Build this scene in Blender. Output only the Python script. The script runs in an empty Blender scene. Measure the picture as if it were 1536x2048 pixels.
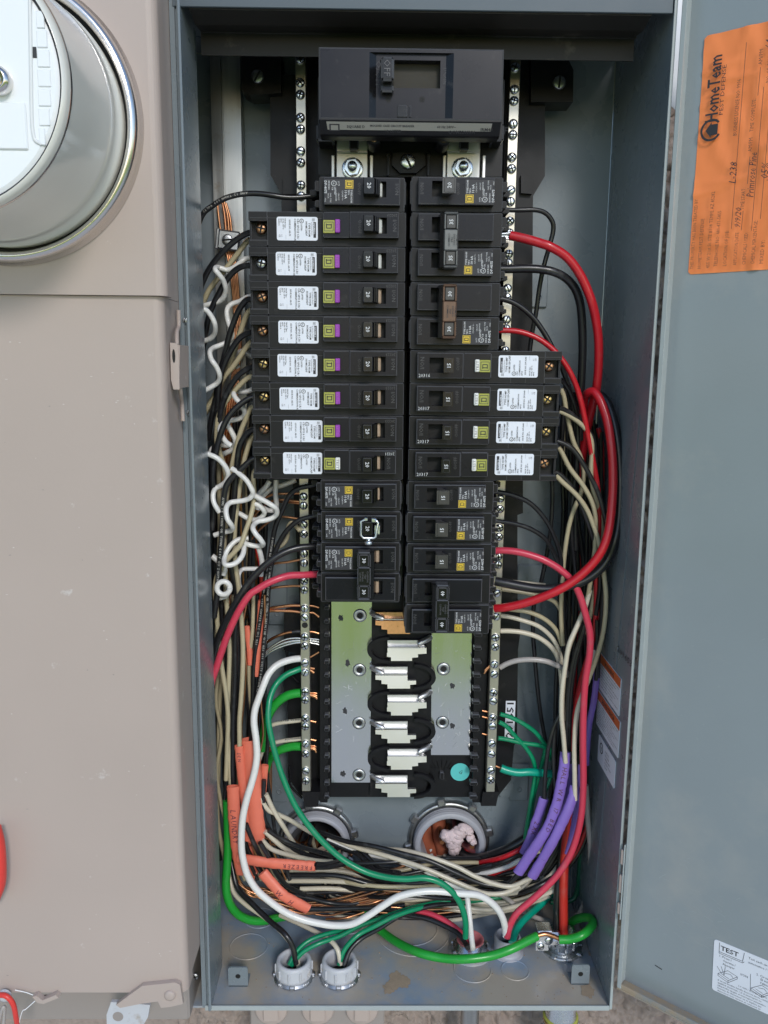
import bpy, math, random
from mathutils import Vector, Matrix, noise
random.seed(7)
S = bpy.context.scene
C = S.collection
R = math.radians
# ---------------------------------------------------------------- camera, sky, sun
F, CX, CY, DC = 1657.0, 768.0, 1024.0, 600.0      # px focal, centre, mm from lens to the cabinet's front plane
AX = Vector((0.99990616, 0.00733069, 0.01157249)) # world X, depth, down in camera axes
AD = Vector((-0.01009806, -0.17641896, 0.98426337))
AV = Vector((-0.00925694, 0.98428787, 0.17632838))
Z0 = 1500.0                                       # lens height above the ground, mm
cd = bpy.data.cameras.new('camera'); cam = bpy.data.objects.new('camera', cd); C.objects.link(cam)
cd.sensor_width = 36; cd.lens = 36 * F / 2048; cd.clip_start = 0.02; cd.clip_end = 600
cam.matrix_world = Matrix(((AX[0], -AX[1], -AX[2], 0), (AD[0], -AD[1], -AD[2], -DC / 1000),
                           (-AV[0], AV[1], AV[2], Z0 / 1000), (0, 0, 0, 1)))
S.camera = cam
SUN_EL, SUN_AZ = R(30), R(14)                      # behind the photographer, a little to the right
sd = Vector((math.sin(SUN_AZ) * math.cos(SUN_EL), -math.cos(SUN_AZ) * math.cos(SUN_EL), math.sin(SUN_EL)))
w = bpy.data.worlds.new('World'); S.world = w; w.use_nodes = True
nt = w.node_tree; sky = nt.nodes.new('ShaderNodeTexSky'); sky.sky_type = 'NISHITA'; sky.sun_disc = False
sky.sun_elevation = SUN_EL; sky.sun_rotation = math.atan2(sd.x, sd.y); sky.dust_density = 0.4; sky.ozone_density = 1.9
nt.links.new(sky.outputs[0], nt.nodes['Background'].inputs[0]); nt.nodes['Background'].inputs[1].default_value = 0.12
ld = bpy.data.lights.new('sun', 'SUN'); ld.energy = 1.1; ld.angle = R(12); ld.color = (1, 0.965, 0.93)
sun = bpy.data.objects.new('sun', ld); C.objects.link(sun); sun.rotation_euler = sd.to_track_quat('Z', 'Y').to_euler()
sun.location = (0, -3, 4)
S.view_settings.view_transform = 'Standard'; S.view_settings.look = 'None'; S.view_settings.exposure = 0.53
# ---------------------------------------------------------------- where a pixel of the photo lies in the place (mm)
def ray(u, v):
    r = Vector((u - CX, v - CY, F)); return Vector((AX @ r, AD @ r, -(AV @ r)))
def P(u, v, Y):
    d = ray(u, v); return d * ((Y + DC) / d.y) + Vector((0, -DC, 0))
def PZ(u, v, z):
    d = ray(u, v); return d * (z / d.z) + Vector((0, -DC, 0))
def PX(u, v, x):
    d = ray(u, v); return d * (x / d.x) + Vector((0, -DC, 0))
def sc(v, Y):
    return F / (Y + DC) * (0.9844 - (v - CY) / F * 0.1763)
# ---------------------------------------------------------------- materials
def mat(name, col, rough=0.5, metal=0.0, var=0.0, vs=60.0, bump=0.0, bs=400.0, coat=0.0, dust=None, dlo=0.55, dhi=0.7, ds=25.0, spec=0.5, stretch=None, emit=None):
    m = bpy.data.materials.new(name); m.use_nodes = True
    n, l = m.node_tree.nodes, m.node_tree.links
    b = n['Principled BSDF']; b.inputs['Roughness'].default_value = rough; b.inputs['Metallic'].default_value = metal
    b.inputs['Base Color'].default_value = (*col, 1); b.inputs['Specular IOR Level'].default_value = spec
    if coat: b.inputs['Coat Weight'].default_value = coat; b.inputs['Coat Roughness'].default_value = 0.12
    if var or bump or dust:
        g = n.new('ShaderNodeNewGeometry'); pos = g.outputs['Position']
        if stretch:
            mp = n.new('ShaderNodeMapping'); mp.inputs['Scale'].default_value = stretch
            l.new(pos, mp.inputs['Vector']); pos = mp.outputs[0]
    src = None
    if var:
        t = n.new('ShaderNodeTexNoise'); t.inputs['Scale'].default_value = vs; t.inputs['Detail'].default_value = 5
        l.new(pos, t.inputs['Vector'])
        mx = n.new('ShaderNodeMix'); mx.data_type = 'RGBA'
        mx.inputs[6].default_value = (*[c * (1 - var) for c in col], 1); mx.inputs[7].default_value = (*[min(1, c * (1 + var)) for c in col], 1)
        l.new(t.outputs['Fac'], mx.inputs[0]); src = mx.outputs[2]; l.new(src, b.inputs['Base Color'])
        mr = n.new('ShaderNodeMapRange'); mr.inputs[3].default_value = max(0.03, rough - 0.1); mr.inputs[4].default_value = rough + 0.12
        l.new(t.outputs['Fac'], mr.inputs[0]); l.new(mr.outputs[0], b.inputs['Roughness'])
    if dust:
        t2 = n.new('ShaderNodeTexNoise'); t2.inputs['Scale'].default_value = ds; t2.inputs['Detail'].default_value = 8; t2.inputs['Roughness'].default_value = 0.65
        l.new(g.outputs['Position'], t2.inputs['Vector'])
        mr2 = n.new('ShaderNodeMapRange'); mr2.inputs[1].default_value = dlo; mr2.inputs[2].default_value = dhi; mr2.clamp = True
        l.new(t2.outputs['Fac'], mr2.inputs[0])
        mx2 = n.new('ShaderNodeMix'); mx2.data_type = 'RGBA'; mx2.inputs[7].default_value = (*dust, 1)
        if src: l.new(src, mx2.inputs[6])
        else: mx2.inputs[6].default_value = (*col, 1)
        l.new(mr2.outputs[0], mx2.inputs[0]); l.new(mx2.outputs[2], b.inputs['Base Color'])
    if bump:
        t3 = n.new('ShaderNodeTexNoise'); t3.inputs['Scale'].default_value = bs; t3.inputs['Detail'].default_value = 3
        l.new(pos, t3.inputs['Vector'])
        bp = n.new('ShaderNodeBump'); bp.inputs['Strength'].default_value = bump; bp.inputs['Distance'].default_value = 0.0006
        l.new(t3.outputs['Fac'], bp.inputs['Height']); l.new(bp.outputs[0], b.inputs['Normal'])
    return m
M = {}
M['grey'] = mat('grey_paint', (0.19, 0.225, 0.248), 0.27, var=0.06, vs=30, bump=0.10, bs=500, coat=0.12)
M['greymatte'] = mat('grey_paint_weathered', (0.10, 0.125, 0.145), 0.45, var=0.08, vs=30, spec=0.25)  # darker copy of the grey; weaker sky reflection is put into its colour
M['greydust'] = mat('grey_paint_dusty_skylit', (0.25, 0.32, 0.41), 0.36, var=0.08, vs=40, bump=0.1, bs=500, dust=(0.42, 0.375, 0.31), dlo=0.41, dhi=0.60, ds=13)  # real dust; the grey below is lightened to stand in for light from above
M['edge'] = mat('worn_grey_edge', (0.36, 0.40, 0.40), 0.4, var=0.1, vs=80)
M['lipdust'] = mat('dusty_lip', (0.25, 0.26, 0.25), 0.6, var=0.1, dust=(0.34, 0.27, 0.19), dlo=0.40, dhi=0.55, ds=45)
M['door'] = mat('door_paint', (0.268, 0.306, 0.322), 0.33, var=0.08, vs=11, bump=0.12, bs=330, coat=0.3, dust=(0.36, 0.365, 0.35), dlo=0.50, dhi=0.8, ds=9)
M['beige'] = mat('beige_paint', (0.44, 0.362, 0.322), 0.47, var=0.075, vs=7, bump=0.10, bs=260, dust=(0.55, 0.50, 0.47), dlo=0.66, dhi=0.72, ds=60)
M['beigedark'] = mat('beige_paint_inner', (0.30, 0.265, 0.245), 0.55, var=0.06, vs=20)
M['black'] = mat('black_plastic', (0.009, 0.009, 0.0105), 0.40, spec=0.26, var=0.25, vs=90, bump=0.04, bs=900, dust=(0.035, 0.033, 0.032), dlo=0.60, dhi=0.75, ds=70)
M['blackgloss'] = mat('black_gloss_plastic', (0.007, 0.007, 0.008), 0.2, var=0.2, vs=70, spec=0.35, dust=(0.035, 0.033, 0.031), dlo=0.62, dhi=0.75, ds=90)
M['darkgrey'] = mat('dark_grey_plastic', (0.009, 0.009, 0.0135), 0.28, var=0.2, vs=30, spec=0.24, dust=(0.04, 0.038, 0.038), dlo=0.62, dhi=0.76, ds=50)
M['hood'] = mat('dark_brown_steel', (0.027, 0.025, 0.023), 0.45, spec=0.3, var=0.25, vs=20, stretch=(0.15, 1, 1), dust=(0.12, 0.105, 0.09), dlo=0.6, dhi=0.8, ds=40)  # grey-brown steel; its dark tone also carries the shade up there
M['blackedge'] = mat('worn_black_edge_glint', (0.085, 0.086, 0.092), 0.22, spec=0.5)  # lighter colour on the chamfers paints in edge glints along with wear
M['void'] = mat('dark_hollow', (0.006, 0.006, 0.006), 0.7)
M['window'] = mat('dusty_window', (0.034, 0.030, 0.021), 0.7, var=0.35, vs=400)
M['white_label'] = mat('white_label', (0.76, 0.79, 0.86), 0.42, var=0.02)
M['grey_label'] = mat('grey_label', (0.27, 0.265, 0.24), 0.45, var=0.05)
M['ink'] = mat('black_ink', (0.03, 0.03, 0.035), 0.6)
M['inksoft'] = mat('grey_ink', (0.25, 0.25, 0.27), 0.6)
M['marker'] = mat('marker_ink', (0.10, 0.03, 0.05), 0.6)
M['pencil'] = mat('pen_ink', (0.17, 0.075, 0.04), 0.6)
M['print'] = mat('white_print', (0.60, 0.61, 0.62), 0.5)
M['embossed'] = mat('embossed_plastic', (0.065, 0.065, 0.07), 0.4)
M['yellow'] = mat('yellow_print', (0.72, 0.50, 0.03), 0.5)
M['olive'] = mat('olive_button', (0.37, 0.38, 0.07), 0.4, var=0.05)
M['purplebtn'] = mat('purple_button', (0.33, 0.06, 0.42), 0.4)
M['pbtndark'] = mat('purple_emboss', (0.26, 0.04, 0.34), 0.5)
M['whitebtn'] = mat('white_button', (0.80, 0.80, 0.76), 0.4)
M['flagw'] = mat('white_flag', (0.62, 0.63, 0.60), 0.35)
M['flagb'] = mat('bronze_flag', (0.42, 0.31, 0.22), 0.35, var=0.15, vs=300)
M['brass'] = mat('brass', (0.78, 0.55, 0.25), 0.25, 1.0, var=0.15, vs=400)
M['bronze'] = mat('bronze', (0.66, 0.36, 0.20), 0.3, 1.0, var=0.2, vs=400)
M['zinc'] = mat('zinc', (0.70, 0.74, 0.78), 0.26, 1.0, var=0.1, vs=500)
M['alu'] = mat('aluminium', (0.76, 0.76, 0.73), 0.15, 1.0, var=0.015, vs=60, stretch=(1, 1, 0.06), bump=0.08, bs=600)
M['bar'] = mat('tinned_bar', (0.50, 0.475, 0.41), 0.36, 1.0, var=0.12, vs=80, stretch=(1, 1, 0.05))
M['tin'] = mat('tinned_stab', (0.74, 0.73, 0.73), 0.42, 1.0, var=0.02, vs=30)
M['galv'] = mat('galvanised', (0.44, 0.445, 0.435), 0.36, 1.0, var=0.4, vs=180, stretch=(1, 1, 0.05), dust=(0.34, 0.28, 0.22), dlo=0.6, dhi=0.72, ds=40)
M['dullmetal'] = mat('cast_zinc', (0.50, 0.51, 0.52), 0.38, 1.0, var=0.15, vs=120, bump=0.1, bs=500)
M['copper'] = mat('copper', (0.72, 0.34, 0.17), 0.3, 1.0, var=0.2, vs=150)
M['pvc'] = mat('grey_pvc', (0.40, 0.41, 0.45), 0.45, var=0.06, vs=60, dust=(0.36, 0.31, 0.27), dlo=0.6, dhi=0.8, ds=50)
M['pvcwhite'] = mat('white_nylon', (0.52, 0.53, 0.56), 0.45, var=0.05, vs=80, dust=(0.36, 0.31, 0.26), dlo=0.58, dhi=0.75, ds=90)
M['stucco'] = mat('stucco', (0.30, 0.245, 0.215), 0.9, var=0.3, vs=220, bump=0.5, bs=700)
M['stuccodirt'] = mat('old_dust', (0.35, 0.27, 0.19), 0.95, var=0.2, vs=200, bump=0.3, bs=600)
M['orange_sticker'] = mat('orange_paper', (0.95, 0.265, 0.075), 0.5, var=0.05, vs=40, bump=0.9, bs=55, stretch=(1, 1, 0.5))
M['warn'] = mat('orange_print', (0.62, 0.13, 0.03), 0.5)
M['teal_dot'] = mat('teal_sticker', (0.10, 0.52, 0.50), 0.5)
M['paper'] = mat('white_paper', (0.85, 0.85, 0.86), 0.6)
M['sleeve_orange'] = mat('orange_sleeve', (0.76, 0.185, 0.115), 0.42, var=0.08, vs=60)
M['sleeve_purple'] = mat('purple_sleeve', (0.215, 0.135, 0.48), 0.42, var=0.06, vs=60)
M['redplastic'] = mat('red_plastic', (0.70, 0.05, 0.04), 0.35)
M['foam'] = mat('pinkish_foam', (0.70, 0.57, 0.57), 0.8, var=0.12, vs=150, bump=0.6, bs=260)
M['jacket_orange'] = mat('orange_jacket', (0.42, 0.12, 0.06), 0.55, var=0.1, vs=50)
M['jacket_grey'] = mat('dusty_jacket', (0.26, 0.22, 0.20), 0.7, var=0.15, vs=80)
M['paperfill'] = mat('paper_filler', (0.42, 0.33, 0.24), 0.8, var=0.2, vs=120)
M['meterwhite'] = mat('meter_white', (0.74, 0.75, 0.75), 0.35, coat=0.5)
M['meterface'] = mat('meter_face', (0.86, 0.88, 0.90), 0.4, coat=0.5)
M['meterside'] = mat('meter_cover', (0.74, 0.73, 0.68), 0.1, var=0.04, vs=18, coat=0.6)
M['chrome'] = mat('polished_ring', (0.74, 0.71, 0.68), 0.2, 1.0, var=0.1, vs=30, dust=(0.40, 0.34, 0.28), dlo=0.58, dhi=0.75, ds=30)
WC = {'black': (0.014, 0.014, 0.016), 'white': (0.74, 0.73, 0.70), 'cream': (0.60, 0.545, 0.43), 'tan': (0.46, 0.40, 0.26),
      'red': (0.52, 0.012, 0.022), 'pinkred': (0.60, 0.045, 0.085), 'orange_red': (0.58, 0.03, 0.02), 'green': (0.0, 0.24, 0.105), 'lime': (0.015, 0.33, 0.035),
      'teal': (0.0, 0.32, 0.21), 'darkgreen': (0.0, 0.10, 0.05), 'grey': (0.40, 0.37, 0.35), 'brown': (0.20, 0.085, 0.035), 'pink': (0.55, 0.17, 0.18)}
for k, c in WC.items():
    M['w_' + k] = mat('wire_' + k, c, 0.33 if k != 'black' else 0.3, var=0.08, vs=70, coat=0.15, dust=tuple(min(1, x * 0.75 + 0.06) for x in c), dlo=0.58, dhi=0.75, ds=60)
M['wireprint'] = mat('pale_wire_print', (0.42, 0.41, 0.38), 0.6)
M['w_copper'] = M['copper']; M['w_aluminium'] = M['alu']
# ---------------------------------------------------------------- mesh building (all in mm, world frame)
FONT = {}
def glyphs(s, bold=False):
    if (s, bold) not in FONT:
        cu = bpy.data.curves.new('t', 'FONT'); cu.body = s; cu.size = 1; cu.resolution_u = 1; cu.fill_mode = 'FRONT'
        if bold: cu.offset = 0.018
        o = bpy.data.objects.new('t', cu); me = bpy.data.meshes.new_from_object(o)
        FONT[(s, bold)] = ([v.co.copy() for v in me.vertices], [tuple(p.vertices) for p in me.polygons])
        bpy.data.objects.remove(o); bpy.data.curves.remove(cu); bpy.data.meshes.remove(me)
    return FONT[(s, bold)]
EX, EY, EZ = Vector((1, 0, 0)), Vector((0, 1, 0)), Vector((0, 0, 1))
ORG = {}
WEAR_GLINT = ('black', 'blackgloss', 'darkgrey')  # plastics whose chamfers get the painted wear-and-glint colour
class MB:
    def __init__(s): s.v, s.f, s.m, s.s, s.mats = [], [], [], [], []
    def add(s, vs, fs, m, smooth=False):
        if m not in s.mats: s.mats.append(m)
        k, b = s.mats.index(m), len(s.v)
        s.v += [Vector(x) for x in vs]
        for f in fs: s.f.append([i + b for i in f]); s.m.append(k); s.s.append(smooth)
        return s
    def box(s, x0, x1, y0, y1, z0, z1, m, c=0.0, fr=None):
        x0, x1 = min(x0, x1), max(x0, x1); y0, y1 = min(y0, y1), max(y0, y1); z0, z1 = min(z0, z1), max(z0, z1)
        c = min(c, (x1 - x0) * .45, (y1 - y0) * .45, (z1 - z0) * .45); X, Y, Z = (x0, x1), (y0, y1), (z0, z1)
        if c <= 0:
            vs = [(X[i], Y[j], Z[k]) for i in (0, 1) for j in (0, 1) for k in (0, 1)]
            fs = [(0, 1, 3, 2), (4, 6, 7, 5), (0, 4, 5, 1), (2, 3, 7, 6), (0, 2, 6, 4), (1, 5, 7, 3)]
        else:
            vs, ix = [], {}
            for i in (0, 1):
                for j in (0, 1):
                    for k in (0, 1):
                        p = [X[i], Y[j], Z[k]]; q = [(1 - 2 * i) * c, (1 - 2 * j) * c, (1 - 2 * k) * c]
                        for a in range(3):
                            t = [p[b] + (0 if b == a else q[b]) for b in range(3)]; ix[i, j, k, a] = len(vs); vs.append(tuple(t))
            fs = []
            for a in range(3):
                o = [b for b in range(3) if b != a]
                for e in (0, 1):
                    q = []
                    for (g, h) in ((0, 0), (1, 0), (1, 1), (0, 1)):
                        t = [0, 0, 0]; t[a] = e; t[o[0]] = g; t[o[1]] = h; q.append(ix[t[0], t[1], t[2], a])
                    fs.append(q)
                for (g, h) in ((0, 0), (0, 1), (1, 0), (1, 1)):
                    t0, t1 = [0, 0, 0], [0, 0, 0]; t0[a] = 0; t1[a] = 1
                    for t in (t0, t1): t[o[0]] = g; t[o[1]] = h
                    fs.append([ix[(*t0, o[0])], ix[(*t1, o[0])], ix[(*t1, o[1])], ix[(*t0, o[1])]])
            for i in (0, 1):
                for j in (0, 1):
                    for k in (0, 1): fs.append([ix[i, j, k, a] for a in range(3)])
        if fr: vs = [fr(*p) for p in vs]
        if c > 0 and m in WEAR_GLINT:
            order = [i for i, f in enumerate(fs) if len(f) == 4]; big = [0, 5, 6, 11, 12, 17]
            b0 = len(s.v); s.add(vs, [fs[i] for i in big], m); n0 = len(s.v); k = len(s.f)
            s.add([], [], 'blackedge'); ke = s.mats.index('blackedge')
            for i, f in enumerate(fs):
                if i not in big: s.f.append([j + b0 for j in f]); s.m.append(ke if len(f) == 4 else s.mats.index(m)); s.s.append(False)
            return s
        return s.add(vs, fs, m)
    def prism(s, poly, e0, e1, m, ax='y', fr=None, smooth=False):
        """poly extruded from e0 to e1: ax y -> poly in (x,z); ax z -> poly in (x,y); ax x -> poly in (y,z)"""
        g = {'y': lambda a, b, e: (a, e, b), 'z': lambda a, b, e: (a, b, e), 'x': lambda a, b, e: (e, a, b)}[ax]
        n = len(poly); vs = [g(a, b, e0) for a, b in poly] + [g(a, b, e1) for a, b in poly]
        if fr: vs = [fr(*p) for p in vs]
        s.add(vs, [list(range(n)), list(range(n, 2 * n))[::-1]], m)
        b0 = len(s.v) - 2 * n
        k = s.mats.index(m)
        for i in range(n):
            j = (i + 1) % n; s.f.append([b0 + i, b0 + n + i, b0 + n + j, b0 + j]); s.m.append(k); s.s.append(smooth)
        return s
    def frame(s, x0, x1, z0, z1, hx0, hx1, hz0, hz1, y0, y1, m, c=0.7):
        """raised block with a rectangular slot right through; front at y0, back at y1"""
        o = [(x0, z0), (x1, z0), (x1, z1), (x0, z1)]; h = [(hx0, hz0), (hx1, hz0), (hx1, hz1), (hx0, hz1)]
        oc = [(x0 + c, z0 + c), (x1 - c, z0 + c), (x1 - c, z1 - c), (x0 + c, z1 - c)]
        vs = [(a, y1, b) for a, b in o] + [(a, y0 + c, b) for a, b in o] + [(a, y0, b) for a, b in oc] + [(a, y0, b) for a, b in h] + [(a, y1, b) for a, b in h]
        fs = []
        for r in range(4):
            for i in range(4): j = (i + 1) % 4; fs.append([r * 4 + i, r * 4 + j, r * 4 + 4 + j, r * 4 + 4 + i])
        s.add(vs, fs, m)
        if m in WEAR_GLINT and c > .05:
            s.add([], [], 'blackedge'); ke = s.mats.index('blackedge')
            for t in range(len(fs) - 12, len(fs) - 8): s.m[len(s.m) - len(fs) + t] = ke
        return s
    def lathe(s, prof, o, ax, m, seg=28, smooth=True, a0=0, a1=360, close=True):
        ax = Vector(ax).normalized(); t = EX if abs(ax.x) < 0.9 else EZ
        e1 = (t - ax * t.dot(ax)).normalized(); e2 = ax.cross(e1); o = Vector(o); full = abs(a1 - a0) >= 359.9
        n = seg if full else seg + 1
        vs = [o + ax * h + (e1 * math.cos(q) + e2 * math.sin(q)) * r for r, h in prof for q in [R(a0 + (a1 - a0) * i / seg) for i in range(n)]]
        fs = []
        for r in range(len(prof) - 1):
            for i in range(seg):
                j = (i + 1) % n; fs.append([r * n + i, r * n + j, (r + 1) * n + j, (r + 1) * n + i])
        s.add(vs, fs, m, smooth)
        return s
    def disc(s, o, ax, r, m, seg=28):
        return s.lathe([(r, 0), (r * 0.001, 0)], o, ax, m, seg, False)
    def tube(s, pts, r, m, seg=9, cap=True, ell=None):
        n = len(pts); pts = [Vector(p) for p in pts]; rs = r if isinstance(r, (list, tuple)) else [r] * n
        tg = [(pts[min(i + 1, n - 1)] - pts[max(i - 1, 0)]).normalized() for i in range(n)]
        u = tg[0].orthogonal().normalized() if not ell else (EY - tg[0] * tg[0].y).normalized()
        vs = []
        for i in range(n):
            if ell: u = (EY - tg[i] * tg[i].y).normalized()
            else: u = (u - tg[i] * u.dot(tg[i])).normalized()
            b = tg[i].cross(u); k = ell or 1
            vs += [pts[i] + (u * math.cos(6.28318 * j / seg) * k + b * math.sin(6.28318 * j / seg)) * rs[i] for j in range(seg)]
        fs = [[i * seg + j, i * seg + (j + 1) % seg, (i + 1) * seg + (j + 1) % seg, (i + 1) * seg + j] for i in range(n - 1) for j in range(seg)]
        s.add(vs, fs, m, True)
        if cap: s.add(vs[:seg], [list(range(seg))], m); s.add(vs[-seg:], [list(range(seg))], m)
        return s
    def text(s, t, p, size, m, ux=EX, uy=EZ, al='L', bold=False, sx=1.0, shear=0.0):
        vs, fs = glyphs(t, bold)
        if not vs: return s
        xs = [q.x for q in vs]; off = {'L': 0, 'C': (min(xs) + max(xs)) / 2, 'R': max(xs)}[al]; p = Vector(p); ux, uy = Vector(ux), Vector(uy)
        return s.add([p + ux * ((q.x - off + shear * q.y) * size * sx) + uy * (q.y * size) for q in vs], fs, m)
    def fit(s, t, p, length, size, m, ux=EX, uy=EZ, bold=False):
        vs, fs = glyphs(t, bold); xs = [q.x for q in vs]
        return s.text(t, Vector(p) - Vector(ux) * (min(xs) * length / (max(xs) - min(xs))), size, m, ux, uy, 'L', bold, length / (max(xs) - min(xs)) / size)
    def line(s, a, b, wd, m, n):
        a, b = Vector(a), Vector(b); k = (b - a).normalized().cross(Vector(n)) * (wd / 2)
        return s.add([a - k, b - k, b + k, a + k], [(0, 1, 2, 3)], m)
    def build(s, name, parent=None, o=None, label=None, cat=None, group=None, kind=None):
        me = bpy.data.meshes.new(name); o = Vector(ORG[parent.name] if parent is not None else o or s.v[0])
        me.from_pydata([tuple((q - o) / 1000) for q in s.v], [], s.f)
        for k in s.mats: me.materials.append(M[k])
        me.polygons.foreach_set('material_index', s.m); me.polygons.foreach_set('use_smooth', s.s); me.update()
        ob = bpy.data.objects.new(name, me); C.objects.link(ob); ORG[ob.name] = tuple(o)
        if parent is not None: ob.parent = parent
        else: ob.location = (o.x / 1000, o.y / 1000, (o.z + Z0) / 1000)
        if label: ob['label'] = label
        if cat: ob['category'] = cat
        if group: ob['group'] = group
        if kind: ob['kind'] = kind
        return ob
def thing(name, label, cat, o, group=None):
    e = bpy.data.objects.new(name, None); C.objects.link(e); e.empty_display_size = 0.02
    e.location = (o[0] / 1000, o[1] / 1000, (o[2] + Z0) / 1000); e['label'] = label; e['category'] = cat; ORG[e.name] = tuple(o)
    if group: e['group'] = group
    return e
def dup(src, dx=0, dz=0, label=None):
    r = src.copy(); C.objects.link(r); r.location = src.location + Vector((dx / 1000, 0, dz / 1000))
    if label: r['label'] = label
    for ch in src.children:
        c = ch.copy(); C.objects.link(c); c.parent = r
        for g in ch.children: d = g.copy(); C.objects.link(d); d.parent = c
    return r
def rrect(x0, x1, z0, z1, r, n=4):
    out = []
    for cx, cz, a in ((x1 - r, z1 - r, 0), (x0 + r, z1 - r, 90), (x0 + r, z0 + r, 180), (x1 - r, z0 + r, 270)):
        out += [(cx + r * math.cos(R(a + 90 * i / n)), cz + r * math.sin(R(a + 90 * i / n))) for i in range(n + 1)]
    return out
def screw_head(mb, p, r, h, m, slot=30, ax=(0, -1, 0), ink='void', cross=False):
    p = Vector(p); ax = Vector(ax)
    mb.lathe([(r, 0), (r, h * .55), (r * .8, h * .9), (r * .4, h), (0.01, h)], p, ax, m, 18)
    for a in ((slot, slot + 90) if cross else (slot,)):
        d = EX * math.cos(R(a)) + EZ * math.sin(R(a)); q = p + ax * (h + 0.06)
        mb.line(q - d * r * .85, q + d * r * .85, r * .3, ink, ax)
def spline(pts, k=6):
    pts = [Vector(p) for p in pts]
    if len(pts) < 3: return [pts[0].lerp(pts[-1], i / k) for i in range(k + 1)]
    e = [pts[0] * 2 - pts[1]] + pts + [pts[-1] * 2 - pts[-2]]; out = []
    for i in range(1, len(e) - 2):
        a, b, c, d = e[i - 1:i + 3]
        for j in range(k):
            t = j / k
            out.append(0.5 * (2 * b + (c - a) * t + (2 * a - 5 * b + 4 * c - d) * t * t + (3 * b - a - 3 * c + d) * t ** 3))
    return out + [pts[-1]]
def path(txt, Y):
    px = [tuple(float(q) for q in t.split(',')) for t in txt.split()]
    n = len(px); Ys = Y if isinstance(Y, (list, tuple)) else (Y, Y); out = []
    for i, p in enumerate(px):
        if len(p) == 3: y = p[2]
        else:
            t = i / max(1, n - 1) * (len(Ys) - 1); k = min(int(t), len(Ys) - 2); y = Ys[k] + (Ys[k + 1] - Ys[k]) * (t - k)
        out.append(P(p[0], p[1], y))
    return out, sum(p[1] for p in px) / n, sum(Ys) / len(Ys)
# ---------------------------------------------------------------- ground and house wall
ZB, XR, XC, YB = -521.4, 197.0, -130.6, 140.0      # enclosure: bottom, right wall, left collar, back
def grass_mat():
    m = mat('lawn', (0.38, 0.50, 0.06), 0.8, var=0.4, vs=9, bump=0.6, bs=60, dust=(0.24, 0.24, 0.10), dlo=0.62, dhi=0.75, ds=0.6); M['lawn'] = m
grass_mat()
M['soil'] = mat('pale_concrete', (0.66, 0.64, 0.61), 0.85, var=0.25, vs=30, bump=0.5, bs=120)
mb = MB(); mb.add([(-6e4, -5e4, -Z0), (6e4, -5e4, -Z0), (6e4, 3e4, -Z0), (-6e4, 3e4, -Z0)], [(0, 1, 2, 3)], 'lawn'); mb.build('lawn', kind='structure', o=(0, 0, -Z0))
mb = MB(); mb.add([(-5000, -3020, -Z0 + 4), (5000, -3020, -Z0 + 4), (5000, 300, -Z0 + 4), (-5000, 300, -Z0 + 4)], [(0, 1, 2, 3)], 'soil'); mb.build('patio', kind='structure', o=(0, 0, -Z0 + 4))
wall = thing('house_wall', 'rough brown stucco house wall behind and below the open panel', 'wall', (0, 118, -Z0))
mb = MB()
for x0, x1, z0, z1 in ((-3500, -166.5, -Z0, 1400), (199.2, 3500, -Z0, 1400), (-166.5, 199.2, -Z0, ZB - 4), (-166.5, 199.2, 253, 1400)): mb.box(x0, x1, 121, 300, z0, z1, 'stucco')
mb.build('wall_body', wall)
def rough(x0, x1, z0, z1, st):
    nx, nz = int((x1 - x0) / st), int((z1 - z0) / st); vs, fs = [], []
    for k in range(nz + 1):
        for i in range(nx + 1):
            x, z = x0 + st * i, z0 + st * k
            d = noise.voronoi(Vector((x / 6.5 + noise.noise(Vector((x / 5, z / 5, 4))), z / 7.5, 1.5)))[0]
            h = 4 * min(1, (d[1] - d[0]) * 2.2) + noise.noise(Vector((x / 2.6, z / 2.6, 9))) * 1.8 + noise.noise(Vector((x / 24, z / 24, 2))) * 5 - max(0, noise.noise(Vector((x / 9, z / 9, 6)))) * 12
            vs.append((x, 117 - h, z))
    for k in range(nz):
        for i in range(nx): a = k * (nx + 1) + i; fs.append((a, a + 1, a + nx + 2, a + nx + 1))
    return vs, fs
mb = MB(); mb.add(*rough(-190, 420, -690, ZB - 20, 1.7), 'stucco', True); mb.add(*rough(199.6, 300, ZB - 20, 260, 2.0), 'stucco', True); mb.build('rough_coat', wall)
# ---------------------------------------------------------------- enclosure
enc = thing('electrical_panel', 'open grey steel breaker panel box full of breakers and wiring', 'electrical panel', (30, YB, ZB))
ZT = 250.0
HL, HR = P(634, 1676, YB), P(897, 1674, YB)         # the two conduit holes in the back
import bmesh
def plate_with_holes(outer, holes, y, m, mb, n=40):
    bm = bmesh.new(); ed = []
    for loop in [outer] + [[(c.x + r * math.cos(6.28318 * i / n), c.z + r * math.sin(6.28318 * i / n)) for i in range(n)] for c, r in holes]:
        vv = [bm.verts.new((a, y, b)) for a, b in loop]
        ed += [bm.edges.new((vv[i], vv[(i + 1) % len(vv)])) for i in range(len(vv))]
    bmesh.ops.triangle_fill(bm, edges=ed, use_beauty=True); bm.verts.index_update()
    mb.add([v.co.copy() for v in bm.verts], [[v.index for v in f.verts] for f in bm.faces], m); bm.free()
mb = MB(); plate_with_holes([(-164, ZB), (XR, ZB), (XR, ZT), (-164, ZT)], [(HL, 29), (HR, 31)], YB, 'grey', mb); mb.build('back_panel', enc)
mb = MB(); mb.box(XR + .3, XR + 1.8, -0.4, YB, ZB - 1.5, ZT, 'grey')
mb.box(XR - .2, XR + 2.0, -1.6, -0.6, ZB - 1.5, ZT, 'edge', .3)
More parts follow.
